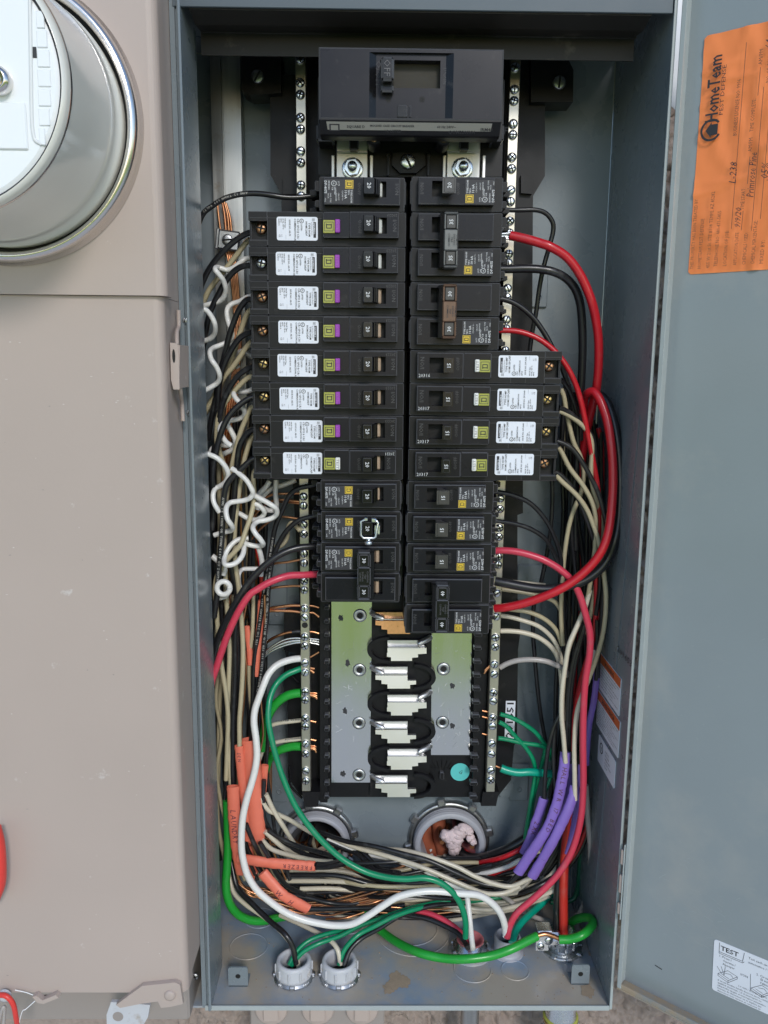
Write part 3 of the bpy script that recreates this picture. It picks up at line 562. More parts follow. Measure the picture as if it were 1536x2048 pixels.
# ---------------------------------------------------------------- aluminium rail, ground lug
a, b = P(424, 100, 122), P(484, 100, 122); mb = MB(); zz0, zz1 = P(450, 1000, 122).z, P(450, 96, 122).z; wd = b.x - a.x; x0 = P(427, 400, 122).x
rail = thing('metal_rail', 'dull galvanised vertical rail behind the left wires, beside the black breakers', 'rail', (x0 + 12, 130, zz0))
mb.prism([(x0, 138), (x0, 122), (x0 + wd * .34, 121.6), (x0 + wd * .36, 123.2), (x0 + wd * .40, 123.2), (x0 + wd * .42, 121.6), (x0 + wd, 122), (x0 + wd, 138)], zz0, zz1, 'galv', 'z'); mb.build('rail_body', rail)
lug = thing('ground_lug', 'cast metal screw lug clamping bare copper wires on the rail', 'lug', tuple(P(457, 480, 112)))
c = P(457, 481, 108); fr = lambda x, y, z: Vector((c.x + x * math.cos(.12) + z * math.sin(.12), y, c.z + z * math.cos(.12) - x * math.sin(.12)))
mb = MB(); mb.box(-9.5, 9.5, 106, 121, -8, 8, 'dullmetal', 1.5, fr); mb.box(-10, -7, 104, 121, -8.4, 8.4, 'dullmetal', .8, fr); mb.build('lug_body', lug)
mb = MB(); screw_head(mb, fr(-.5, 106, 0), 4.6, 1.6, 'dullmetal', 5); mb.build('screw', lug)
# ---------------------------------------------------------------- bus bar assembly
bus = thing('bus_assembly', 'black plastic bus bar base with silver contact plates and stabs, centre of panel', 'bus bar', tuple(P(800, 1600, 110)))
def flat(pts, y0, y1, m): return MB().prism(pf(pts, y0), y0, y1, m)
frames = [[(540, 150), (602, 150), (602, 424), (563, 424), (563, 388), (541, 350)], [(1012, 120), (1090, 120), (1090, 352), (1066, 392), (1064, 720), (1000, 720)],
          [(998, 955), (1046, 955), (1046, 1026), (1035, 1030), (1035, 1200), (1040, 1205), (1040, 1270), (1036, 1300), (1034, 1480), (1028, 1492), (1022, 1560), (990, 1600), (985, 955)],
          [(585, 955), (640, 955), (640, 1602), (600, 1590), (576, 1555), (575, 1400), (568, 1396), (568, 1330), (600, 1322), (600, 1310), (568, 1300), (568, 1226), (600, 1220)],
          [(600, 96), (1012, 96), (1012, 960), (640, 960), (600, 430)]]
for i, f in enumerate(frames): flat(f, 108 + i * .4, 124, 'black').build('base_frame', bus)
for pts, sx, sy in (([(483, 108), (562, 108), (562, 186), (500, 190), (483, 180)], 515, 154), ([(1062, 115), (1135, 115), (1147, 140), (1146, 204), (1062, 204)], 1118, 166)):
    flat(pts, 100, 124, 'black').build('mounting_ear', bus); c = P(sx, sy, 100); mb = MB(); screw_head(mb, (c.x, 99.9, c.z), 5.2, 2.2, 'galv', 60 if sx < 700 else 85); mb.build('screw', bus)
for f in ([(566, 352), (598, 352), (600, 388), (566, 388)], [(1042, 350), (1066, 352), (1064, 388), (1042, 386)]): flat(f, 104, 110, 'black').build('frame_block', bus)
flat([(653, 1195), (978, 1195), (974, 1594), (655, 1594)], 99, 106, 'black').build('base_pan', bus)
def plateoutline(side):
    if side == 'L':
        pts = [(663, 1190), (743, 1190)]
        for v in (1242, 1350, 1458): pts += [(743, v - 4), (744, v + 0), (744, v + 60), (750, v + 74)] if False else [(744, v), (743, v + 54)]
        return [(663, 1190), (744, 1190), (743, 1565), (663, 1565)]
    return [(863, 1190), (945, 1190), (939, 1510), (861, 1510)]
for sd_ in 'LR': flat(plateoutline(sd_), 96.5, 98.6, 'alu').build('contact_plate', bus)
for u, v in ((720, 1231), (719, 1340), (718, 1446), (718, 1550), (887, 1338), (885, 1445)):
    c = P(u, v, 96.3); mb = MB(); mb.lathe([(6, 0), (5.6, 1), (3.6, 1.2), (2.6, .2)], c, (0, -1, 0), 'dullmetal', 24); mb.disc((c.x, 96.1, c.z), (0, -1, 0), 2.6, 'void'); mb.build('rivet', bus)
for u, v in ((682, 1237), (695, 1326), (690, 1422), (686, 1548), (905, 1372), (905, 1452)):
    c = P(u, v, 96.3); random.seed(u); n = 14; mb = MB(); mb.add([(c.x + (1.3 + 1.5 * random.random()) * math.cos(6.283 * i / n), 96.3, c.z + (1.8 + 2.6 * random.random()) * math.sin(6.283 * i / n)) for i in range(n)], [list(range(n))], 'ink'); mb.build('marker_blot', bus)
mb = MB(); random.seed(12)
for k in range(60):
    u, v = (random.uniform(668, 738) if k % 2 else random.uniform(866, 936)), random.uniform(1285, 1500); c = P(u, v, 96.4); ln = random.uniform(1, 7); q = R(random.choice((88, 92, 20, -35, 60)) + random.uniform(-8, 8)); d = Vector((math.cos(q), 0, math.sin(q))) * ln
    mb.line(c, c + d, random.uniform(.06, .16), 'paper' if k % 3 else 'inksoft', -EY)
mb.build('plate_scratches', bus, kind='stuff')
# S-shaped black barrier between the plates
for k, v in enumerate((1246, 1300, 1354, 1408, 1462, 1517, 1571)):
    left = k % 2 == 1; cu = 790 if left else 818
    c = P(cu - (12 if left else -10), v - 2, 92); mb = MB(); a0_, a1_ = (90, 270) if left else (-90, 90)
    rr = 15.5; seg = 16; pts = []
    for i in range(seg + 1):
        q = R(a0_ + (a1_ - a0_) * i / seg); pts.append((c.x + (rr + 3.2) * math.cos(q) * 1.02, c.z + (rr - 3.5) * math.sin(q)))
    for i in range(seg, -1, -1):
        q = R(a0_ + (a1_ - a0_) * i / seg); pts.append((c.x + (rr - .2) * math.cos(q), c.z + (rr - 6.2) * math.sin(q)))
    if k: mb.prism(pts, 88, 98.5, 'black', smooth=True); mb.build('barrier', bus)
flat([(744, 1190), (864, 1190), (862, 1520), (850, 1590), (740, 1590)], 94, 99, 'black').build('barrier_floor', bus)
# stabs
stR = [(-24, -20), (30, -20), (30, -5), (45, -5), (45, 8), (28, 8), (28, 12), (17, 12), (17, 20), (-27, 20), (-27, 14), (-35, 12), (-35, 6), (-24, 5)]
for k, v in enumerate((1244, 1300, 1353, 1409, 1462, 1517, 1570)):
    right = k % 2 == 1; cu = 808 if right else 784; s_ = 1 if right else -1; q = 1 if v > 1250 else 1
    lo = [(cu + s_ * (x * .92), v + y) for x, y in ([(-29, 0), (50, 0), (50, 8), (32, 8), (32, 12), (18, 13), (18, 21), (-30, 21), (-30, 13), (-40, 11), (-40, 5), (-29, 4)] if right else [(-40, 0), (31, 0), (31, 6), (40, 6), (40, 0), (40, 0)][:0] + [(35, 0), (-37, 0), (-60, 9), (-60, 14), (-41, 14), (-41, 21), (9, 21), (9, 12), (28, 11), (28, 5), (35, 4)])]
    if not right: lo = [(cu + x, v + y) for x, y in ((-33, -2), (31, -2), (31, 8), (48, 8), (48, 15), (36, 16), (36, 23), (-9, 23), (-9, 15), (-21, 14), (-21, 7), (-33, 6))]
    else: lo = [(cu + x, v + y) for x, y in ((-33, -4), (45, -4), (45, 7), (28, 8), (28, 14), (16, 15), (16, 21), (-26, 21), (-26, 14), (-34, 13), (-34, 6), (-33, 5))]
    up = [(cu + x, v + y) for x, y in (((-33, -20), (31, -20), (31, -3), (-33, -3)) if not right else ((-33, -20), (30, -20), (45, -5), (-33, -5)))]
    zt_ = P(cu, v, 84).z; mb = MB(); mb.prism(pf(lo, 84), 84, 87, 'tin' if k else 'bronze', fr=lambda x, y, z: (x, y - (zt_ - z) * (.10 + .012 * (k % 3)), z)); mb.prism(pf(up, 89), 88, 90, 'tin' if k else 'bronze')
    a, b = P(cu - 33, v - 5, 84), P(cu + 31, v - 5, 84); mb.box(a.x, b.x, 83.6, 90, a.z - .6, a.z + .8, 'tin', .4)
    mb.build('stab', bus)
    a, b = ((740, v - 20), (768, v - 5)) if not right else ((864, v - 27), (836, v - 12)); mb = MB(); pa_, pb_ = P(*a, 93), P(*b, 84)
    mb.tube([pa_, pa_.lerp(pb_, .1), pa_.lerp(pb_, .9), pb_], [1.0, 2.6, 2.6, 1.2], 'tin', 10); mb.build('guide_pin', bus)
# toothed side rails
for u0, u1, tu0, tu1 in ((640, 652, 648, 659), (957, 972, 950, 966)):
    flat([(u0, 1195), (u1 + 6, 1195), (u1 + 3, 1605), (u0, 1605)] if u0 < 700 else [(u0 - 6, 1195), (u1 + 6, 1195), (u1 - 6, 1605), (u0 - 12, 1605)], 90, 106, 'black').build('side_rail', bus)
    for i in range(15):
        v = 1212 + 27 * i; dx = 0 if u0 < 700 else -(v - 1212) * .03; a, b = P(tu0 + dx, v, 86), P(tu1 + dx, v + 8, 86); mb = MB(); mb.box(a.x, b.x, 85, 92, b.z, a.z, 'black', .7); mb.build('rail_tooth', bus)
for pts in ([(604, 1584), (640, 1584), (636, 1614), (610, 1614)], [(966, 1584), (998, 1584), (992, 1612), (962, 1612)]): flat(pts, 84, 106, 'black').build('rail_foot', bus)
c = P(920, 1544, 98.6); mb = MB(); mb.lathe([(8.6, 0), (8.6, .25), (.01, .25)], c, (0, -1, 0), 'teal_dot', 36, False); mb.text('G', (c.x, 98.2, c.z - 1.8), 5, 'ink', EX, EZ, 'C', False, 1, .3); ob = mb.build('round_sticker', bus); ob['label'] = 'round teal sticker with a handwritten letter'
c = P(883, 1546, 99); mb = MB()
for i in range(9): q = R(20 * i - 10); mb.line(c + EX * 7 * math.cos(q) + EZ * 4, c + EX * 14 * math.cos(q) + EZ * (4 + 9 * math.sin(q)), .5, 'embossed', -EY)
mb.box(c.x - 2, c.x + 2, 94, 99, c.z - 4, c.z + 3, 'black', .6); mb.build('moulded_boss', bus)
# numbered sticker on the lower right of the base
a, b = P(1009, 1478, 107.5), P(1031, 1402, 107.5); mb = MB(); mb.box(a.x, b.x, 107.3, 108, a.z, b.z, 'white_label'); mb.fit('201651', (b.x - 1.6, 107.1, a.z + 1.5), b.z - a.z - 3, 8.5, 'ink', EZ, -EX, True); ob = mb.build('number_sticker', bus); ob['label'] = 'white sticker with the number 201651'
# black loops of cable tie rail near the bars
for u, v in ((572, 1300), (578, 1530)):
    mb = MB(); mb.tube(spline([P(u, v, 100), P(u + 4, v + 22, 100), P(u + 2, v + 40, 100), P(u + 26, v + 66, 100)], 5), 1.2, 'black', 6); mb.build('clip', bus)
# ---------------------------------------------------------------- neutral bars
def neutral(x, vs, holes, label):
    z1, z0 = P(600, 106, 80).z, P(600, 1583, 80).z; t = thing('neutral_bar', label, 'terminal bar', (x, 90, z0))
    mb = MB(); mb.box(x - 4.3, x + 3.7, 80, 91, z0, z1, 'bar', .5); mb.build('bar', t)
    proto = None
    for i, v in enumerate(vs):
        z = P(600, v, 79).z
        mb = MB(); random.seed(i * 7 + int(x)); screw_head(mb, (x - .6, 80, z), 3.5, 2.4, 'zinc', random.uniform(0, 180), cross=random.random() < .55); mb.build('screw', t)
    for v in holes:
        z = P(600, v, 79).z; mb = MB(); mb.disc((x - .4, 79.9, z), (0, -1, 0), 2.6, 'void'); mb.build('empty_hole', t)
neutral(-58.3, [118, 165, 189, 235, 258, 302, 325, 370, 392, 993, 1011, 1049, 1068, 1107, 1126, 1162, 1180, 1217, 1235, 1274, 1292, 1326, 1345, 1384, 1400, 1437, 1453, 1488, 1508, 1542, 1562], [1251], 'tall silver terminal bar with screws, left of the black breakers')
neutral(105.2, [129, 173, 196, 242, 264, 309, 332, 375, 398, 437, 461, 503, 521, 572, 591, 635, 653, 697, 994, 1015, 1053, 1071, 1111, 1127, 1184, 1231, 1273, 1292, 1327, 1347, 1384, 1401, 1434, 1451, 1486, 1507, 1540, 1559], [], 'tall silver terminal bar with screws, right of the black breakers')
# ---------------------------------------------------------------- breakers
ZL = lambda i: 121.3 - 24.68 * i
ZR = lambda i: 122.2 - 24.82 * i
HW = 12.1                                             # half a breaker's width
def X_(u, v, Y): return P(u, v, Y).x
def Z_(u, v, Y): return P(u, v, Y).z
DOWN, UP, LEFT, RIGHT = -EZ, EZ, -EX, EX
def emblem(mb, cx, cz, r, y, ux, uy, m='ink'):
    c = Vector((cx, y, cz)); q = lambda a, b: c + ux * a + uy * b
    def ring(R_, t):
        for (x0, y0, x1, y1) in ((-R_, R_, R_, R_ - t), (-R_, -R_ + t, R_, -R_), (-R_, R_ - t, -R_ + t, -R_ + t), (R_ - t, R_ - t, R_, -R_ + t)):
            mb.add([q(x0, y0), q(x1, y0), q(x1, y1), q(x0, y1)], [(0, 1, 2, 3)], m)
    ring(r, r * .13)
    k = r * .62; t = r * .2
    for (x0, y0, x1, y1) in ((-k * .75, k, -k * .75 + t, -k), (-k * .95, k, k * .6, k - t), (-k * .95, -k + t, k * .6, -k), (k * .72 - t, k * .8, k * .72, -k * .8)):
        mb.add([q(x0, y0), q(x1, y0), q(x1, y1), q(x0, y1)], [(0, 1, 2, 3)], m)
def handle(root, x0, x1, zc, txt, side, ux, uy, y=16.0, m='blackgloss', name='handle'):
    """toggle: number face between x0 and x1, its flank slanting back towards side (+1 right, -1 left)"""
    h = 5.3; xa, xb = (x0, x1) if side > 0 else (x1, x0); s = side
    mb = MB(); poly = [(xa, 34), (xa, y + .8), (xa + s * .8, y), (xb - s * .6, y), (xb, y + .6), (xb + s * 3.2, y + 9), (xb + s * 4.6, 34)]
    mb.prism(poly, zc - h, zc + h, m, 'z')
    for k in range(3): mb.box(xb + s * (1.0 + 1.1 * k), xb + s * (1.5 + 1.1 * k), y + 2.2 + 3 * k, y + 4.5 + 3 * k, zc - h + .4, zc + h - .4, m)
    mb.box(min(xa, xb) + .5, max(xa, xb) - .5, y - .35, y + .2, zc - h + .5, zc + h - .5, m, .3)
    mb.text(txt, Vector(((xa + xb) / 2, y - .45, zc)) - Vector(uy) * 1.35, 4.0, 'print', ux, uy, 'C', True)
    return mb.build(name, root)
def long_breaker(zc, mir, white, rating, code, screw, label, group, lx=0):
    """AFCI breaker. mir=1: left column (terminal at the left), -1: right column"""
    i0 = 1 if mir > 0 else 5
    if mir > 0: xo, xi = -94.0, 21.4; v0 = 459; rx = lambda u, Y: X_(u, v0, Y)
    else: xo, xi = 140.8, 25.9; v0 = 740; rx = lambda u, Y: X_(u, v0, Y)
    t = thing('circuit_breaker', label, 'circuit breaker', ((xo + xi) / 2, 100, zc), group)
    ux, uy = (DOWN, RIGHT) if mir > 0 else (UP, LEFT)
    if mir > 0: px = (534, 645, 699, 797, 751, 773, 726, 747)
    else: px = (1089, 982, 926, 834, 888, 858, 905, 889)
    xp = rx(px[0], 35); r0, r1, r2 = rx(px[1], 28), rx(px[2], 28), rx(px[3], 27); s0, s1 = rx(px[4], 28), rx(px[5], 28)
    mb = MB()                                          # body with terminal pocket
    mb.box(xp, xi, 35, 100, zc - HW, zc + HW, 'black', .45); d = mir
    pz0, pz1 = zc - HW + 4.4, zc + HW - 6.6
    mb.box(xo, xp, 35, 100, pz1, zc + HW, 'black', .4); mb.box(xo, xp, 35, 100, zc - HW, pz0, 'black', .4); mb.box(xo, xp, 44, 100, pz0 - .2, pz1 + .2, 'black')
    mb.box(xo + d * .2, xo + d * 1.6, 39, 46, pz0, pz1, 'black', .3)
    for z in (zc + HW - 4.6, zc - HW + 3.6): mb.box(xo + d * 1, r0 if z > zc else xp, 34.75, 35.05, z - .12, z + .12, 'embossed')
    mb.box(xp + d * .1, xp + d * .35, 34.75, 35.05, zc - HW + .6, zc + HW - 3, 'embossed')
    if mir < 0:
        for q in (.35, .62): mb.box(xp + (r0 - xp) * q - .1, xp + (r0 - xp) * q + .1, 34.8, 35.05, zc - HW + .5, zc - HW + 4, 'embossed')
    mb.build('body', t)
    rz0, rz1 = zc - 6.8, zc + 11.2
    if mir < 0: rz0, rz1 = zc - 8.6, zc + 10.4
    zh = zc + 1.6 if mir > 0 else zc + 1.2
    mb = MB()
    mb.box(min(r0, r1), max(r0, r1) + .2, 28.8, 35.1, rz0, rz1, 'darkgrey', .7)
    mb.frame(min(r1, r2), max(r1, r2), rz0, rz1, min(s0, s1), max(s0, s1), zh - 5.6, zh + 5.6, 27, 35.1, 'darkgrey', .7)
    mb.add([(min(s0, s1), 34.6, zh - 5.6), (max(s0, s1), 34.6, zh - 5.6), (max(s0, s1), 34.6, zh + 5.6), (min(s0, s1), 34.6, zh + 5.6)], [(0, 1, 2, 3)], 'void')
    # moulded words and outlines
    xe = (r2 + s1) / 2
    if mir > 0:
        mb.text('I/ON', (xe, 26.8, zh), 4.0, 'embossed', DOWN if not white else UP, RIGHT if not white else LEFT, 'C'); mb.text('O/OFF', (rx(716, 27) , 26.8, zh - 1), 3.4, 'embossed', DOWN, RIGHT, 'C')
        if code: mb.text(code, (r2 - 1.2, 26.7, rz1 - 1.6), 3.0, 'print', LEFT, DOWN, 'L')
        else: mb.text('20223', (r2 - 1.2, 26.7, rz1 - 1.6), 3.0, 'embossed', LEFT, DOWN, 'L')
    else:
        mb.text('I/ON', (xe + .6, 26.8, zh + 1.5), 4.4, 'embossed', UP, LEFT, 'C'); mb.text('O/OFF', (rx(917, 27) + .4, 26.8, zh + 1), 3.4, 'embossed', UP, LEFT, 'C')
        mb.text(code, (r2 + .9, 26.7, rz0 + 1.0), 3.5, 'print', RIGHT, UP, 'L')
    mb.build('raised_cover', t)
    handle(t, rx(px[6], 16), rx(px[7], 16), zh, rating, mir, ux, uy)
    if mir > 0:
        mb = MB(); a, b = rx(755.5, 29), rx(763.5, 29); mb.box(a, b, 29.5, 34, zh - 5.4, zh + 5.4, screw[1], .8); mb.build('indicator', t)
    # square emblem button, test button
    e0, e1 = (rx(645.5, 27), rx(669, 27)) if mir > 0 else (rx(980, 27), rx(958.5, 27)); q0, q1 = (rx(669.6, 27), rx(679.5, 27)) if mir > 0 else (rx(958, 27), rx(949, 27))
    ez0, ez1 = (zc - 3.8, zc + 5.2)
    mb = MB(); mb.box(e0, e1, 27.2, 29, ez0, ez1, 'olive', .3); emblem(mb, (e0 + e1) / 2, (ez0 + ez1) / 2, 3.3, 27.1, ux, uy, 'ink'); mb.build('square_emblem', t)
    mb = MB(); bm_ = 'whitebtn' if white else 'purplebtn'; mb.box(q0, q1, 25.6, 29, ez0 + .2, ez1 + .4, bm_, .5); mb.fit('TEST', Vector(((q0 + q1) / 2, 25.5, (ez0 + ez1) / 2 + .2)) - Vector(ux) * 3.9 - Vector(uy) * .9, 7.8, 2.6, 'inksoft' if white else 'pbtndark', ux, uy, True); mb.build('test_button', t)
    # paper label
    l0, l1 = (rx(554 + lx, 35), rx(636 + lx, 35)) if mir > 0 else (rx(1075, 35), rx(996, 35)); lz0, lz1 = (zc - 8.2, zc + 8.4) if mir > 0 else (zc - 7.6, zc + 8.8)
    mb = MB(); mb.prism(rrect(min(l0, l1), max(l0, l1), lz0, lz1, 1.5), 34.6, 35, 'white_label'); W_ = abs(l1 - l0)
    start = lz1 if mir > 0 else lz0; top = l1 - .6 if mir > 0 else l1 + .6
    def T(t_, down, along, size, m='ink', bold=True, length=None):
        p = Vector((top, 34.45, start)) + Vector(ux) * along - Vector(uy) * down
        if length: mb.fit(t_, p, length, size, m, ux, uy, bold)
        else: mb.text(t_, p, size, m, ux, uy, 'L', bold)
    c = Vector((top, 34.5, start)) - Vector(uy) * 2.6
    a = c + Vector(ux) * 3.6; b = c + Vector(ux) * 14.6
    mb.add([a + Vector(uy) * 1.9, b + Vector(uy) * 1.9, b, a], [(0, 1, 2, 3)], 'ink'); emblem(mb, (c + Vector(ux) * 2).x, (c + Vector(ux) * 2).z + 0, .95, 34.45, ux, uy)
    T('SQUARE D', 2.45, 4.4, 1.6, 'white_label', True); T('by Schneider Electric', 4.0, 3.6, 1.1, 'inksoft')
    name = ('TYPE HOM', 'HOM120DF') if not white else ('TYPE HOMP', 'HOM115PCAFI' if mir < 0 else 'HOM120PCAFI')
    T(name[0], 6.2, 4.2, 2.0); T(name[1], 8.4, 3.2, 2.0)
    c = Vector((top, 34.45, start)) - Vector(uy) * 11.2 + Vector(ux) * 2.9; mb.lathe([(1.6, 0), (1.6, .05), (1.25, .05), (1.25, 0)], c, (0, -1, 0), 'ink', 20); mb.text('UL', c - Vector(uy) * .6, 1.5, 'ink', ux, uy, 'C', True)
    T('LISTED', 11.8, 5.2, 1.5)
    if white: rows = (('C.B./', 14.2, 1.4, 1.6), ('COMBINATION', 16.0, 1.4, 1.6), ('AFCI', 17.8, 1.4, 1.6))
    else: rows = (('C.B./ GFCI & C.B./', 14.4, 1.2, 1.9), ('COMBINATION AFCI', 16.6, 1.2, 1.9))
    for r_ in rows: T(r_[0], r_[1], r_[2], r_[3])
    T('ISSUE NO. ' + ('DP-3640' if white else 'AE-75'), 20.4, 2.0, 1.6)
    for k, t_ in enumerate(('HACR Type', '60 Hz, 120 V~', 'AFCI', 'CLASS A')[:3 if white else 4]): T(t_, 23.6 + 1.5 * k, 1.2, 1.35)
    T('0.1', 26.2, 12.4, 1.4, 'inksoft'); T('CE', 27.9, 12.2, 1.7, 'inksoft'); T('____', 22.6, 12.8, 1.6, 'inksoft')
    mb.build('label', t)
    # terminal screw
    cx, cz = (rx(521, 40), zc + 1.3) if mir > 0 else (rx(1098, 40), zc + 1.0)
    mb = MB(); mb.lathe([(5.3, 0), (5.3, 1)], (cx, 44, cz), (0, -1, 0), 'void', 24); screw_head(mb, (cx, 43.9, cz), 4.2, 2.6, screw[0], random.uniform(20, 80), cross=True); mb.box(cx - 1, cx + 1, 40.9, 43, cz - 1, cz + 1, 'void'); mb.build('terminal_screw', t)
    return t
def plain_label(root, x0, x1, z0, z1, y, ux, uy):
    mb = MB(); mb.box(x0, x1, y, y + .4, z0, z1, 'ink'); r = lambda al, dn: Vector((x1 if Vector(uy).x > 0 else x0, y - .1, z1 if Vector(ux).z < 0 else z0)) + Vector(ux) * al - Vector(uy) * dn
    c = r(3.4, 3.3); mb.add([c + Vector(ux) * a + Vector(uy) * b for a, b in ((-2.9, -2.9), (2.9, -2.9), (2.9, 2.9), (-2.9, 2.9))], [(0, 1, 2, 3)], 'yellow'); emblem(mb, c.x, c.z, 2.5, y - .2, ux, uy)
    for t_, al, dn, sz, bd in (('TYPE HOM', 7, 2.4, 1.9, True), ('TIPO', 7, 4.3, 1.7, True), ('10 kA', 7.2, 6.6, 2.5, True), ('120/240 V~', 7.6, 8.6, 1.5, False), ('60/75', 1.2, 11.2, 1.5, False), ('Cu-Al', 1.2, 12.6, 1.2, False), ('LISTED', 5.2, 14.0, 1.8, True), ('C.B.', 5.2, 15.8, 1.5, True), ('CIRCUIT', 9.2, 11.4, 1.4, False), ('BREAKER', 9.4, 13.2, 1.4, False), ('ISSUE NO', 1.0, 18.4, 1.5, True), ('SWD TYPE', 9.4, 17.2, 1.4, False), ('HACR', 9.6, 18.8, 1.3, False), ('DP-4075', 1.0, 21.2, 2.5, True), ('SWD', 12.8, 21.0, 1.3, False)):
        mb.text(t_, r(al, dn), sz, 'print', ux, uy, 'L', bd)
    c = r(2.9, 14.4); mb.lathe([(1.9, 0), (1.9, .05), (1.5, .05), (1.5, 0)], c, (0, -1, 0), 'print', 20); mb.text('UL', c - Vector(uy) * .7, 1.6, 'print', ux, uy, 'C', True)
    return mb.build('label', root)
def pole(t, zc, mir, lab, hnd, flag, dz=0, feet=True):
    """one pole of a short breaker"""
    xo, xi = (-41.8, 20.6) if mir > 0 else (92.6, 25.6); d = mir; v0 = 380; rx = lambda u, Y: X_(u, v0, Y)
    mb = MB(); mb.box(xo, xi, 36, 100, zc - HW, zc + HW, 'black', .7)
    mb.box(xi - d * 1, xi + d * .9, 37, 90, zc - 7, zc + 9.5, 'black', .5)
    if feet:                                           # terminal end: two jaws with a dark wire entry
        mb.box(xo - d * 3.4, xo + d * 2, 38, 60, zc + 2.4, zc + HW - 2.6, 'black', .6); mb.box(xo - d * 3.4, xo + d * 2, 38, 60, zc - HW + 3.2, zc - 4.0, 'black', .6)
        mb.box(xo - d * 9, xo + d * 2, 62, 84, zc + 3.6, zc + 8, 'black', .6); mb.box(xo - d * 9, xo + d * 2, 62, 84, zc - 8.4, zc - 5, 'black', .6)
        mb.box(xo - d * .3, xo + d * .5, 44, 70, zc - 4, zc + 2.4, 'void')
    mb.build('body', t)
    r0, r2 = (rx(648, 28), rx(801, 28)) if mir > 0 else (rx(990, 28), rx(838, 28)); s0, s1 = (rx(752, 28), rx(773, 28)) if mir > 0 else (rx(888, 28), rx(865, 28))
    zh = zc + 2.2; mb = MB()
    mb.frame(min(r0, r2), max(r0, r2), zc - 8.6, zc + 10.2, min(s0, s1), max(s0, s1), zh - 5.4, zh + 5.4, 28, 36.2, 'darkgrey', .8)
    mb.add([(min(s0, s1), 35.6, zh - 5.4), (max(s0, s1), 35.6, zh - 5.4), (max(s0, s1), 35.6, zh + 5.4), (min(s0, s1), 35.6, zh + 5.4)], [(0, 1, 2, 3)], 'void')
    mb.text('I/ON', ((r2 + s1) / 2 + (1.4 if mir > 0 else -1.2), 27.8, zh), 3.8, 'embossed', DOWN if mir > 0 else UP, RIGHT if mir > 0 else LEFT, 'C')
    xm = rx(716 if mir > 0 else 920, 28); mb.text('O/OFF', (xm, 27.8, zh), 3.0, 'embossed', DOWN if mir > 0 else UP, RIGHT if mir > 0 else LEFT, 'C')
    for q in (-3.2, 3.2): mb.box(min(r0, r2) + 1, max(r0, r2) - 1, 27.85, 28.05, zc + q - 5.1, zc + q - 4.95, 'embossed') if q < 0 else None
    mb.build('raised_cover', t)
    if flag:
        a, b = rx(757, 29), rx(765, 29); mb = MB(); mb.box(a, b, 30, 35, zh - 5.2, zh + 5.2, flag, .8); mb.build('indicator', t)
    if lab:
        a, b = (rx(650, 28), rx(708, 28)) if mir > 0 else (rx(931, 28), rx(987, 28)); plain_label(t, a, b, zc - 8.0, zc + 8.6, 27.7, DOWN if mir > 0 else UP, RIGHT if mir > 0 else LEFT)
    if hnd:
        a, b = (rx(727, 16), rx(750, 16)) if mir > 0 else (rx(911, 16), rx(888, 16)); handle(t, a, b, zh, hnd[0], mir, DOWN if mir > 0 else UP, RIGHT if mir > 0 else LEFT, m=hnd[1])
    return zh
def short(i, mir, rating, hm, flag, label, group):
    zc = ZL(i) if mir > 0 else ZR(i); t = thing('circuit_breaker', label, 'circuit breaker', (-10 if mir > 0 else 59, 100, zc), group); pole(t, zc, mir, True, (rating, hm), flag); return t
M['tie_steel'] = mat('worn_grey_tie', (0.13, 0.135, 0.135), 0.32, 0.5, var=0.25, vs=160); M['tie_bronze'] = mat('worn_bronze_tie', (0.135, 0.082, 0.055), 0.36, 0.4, var=0.3, vs=160)
M['handlegrey'] = mat('grey_toggle', (0.05, 0.048, 0.046), 0.3, var=0.2, vs=120)
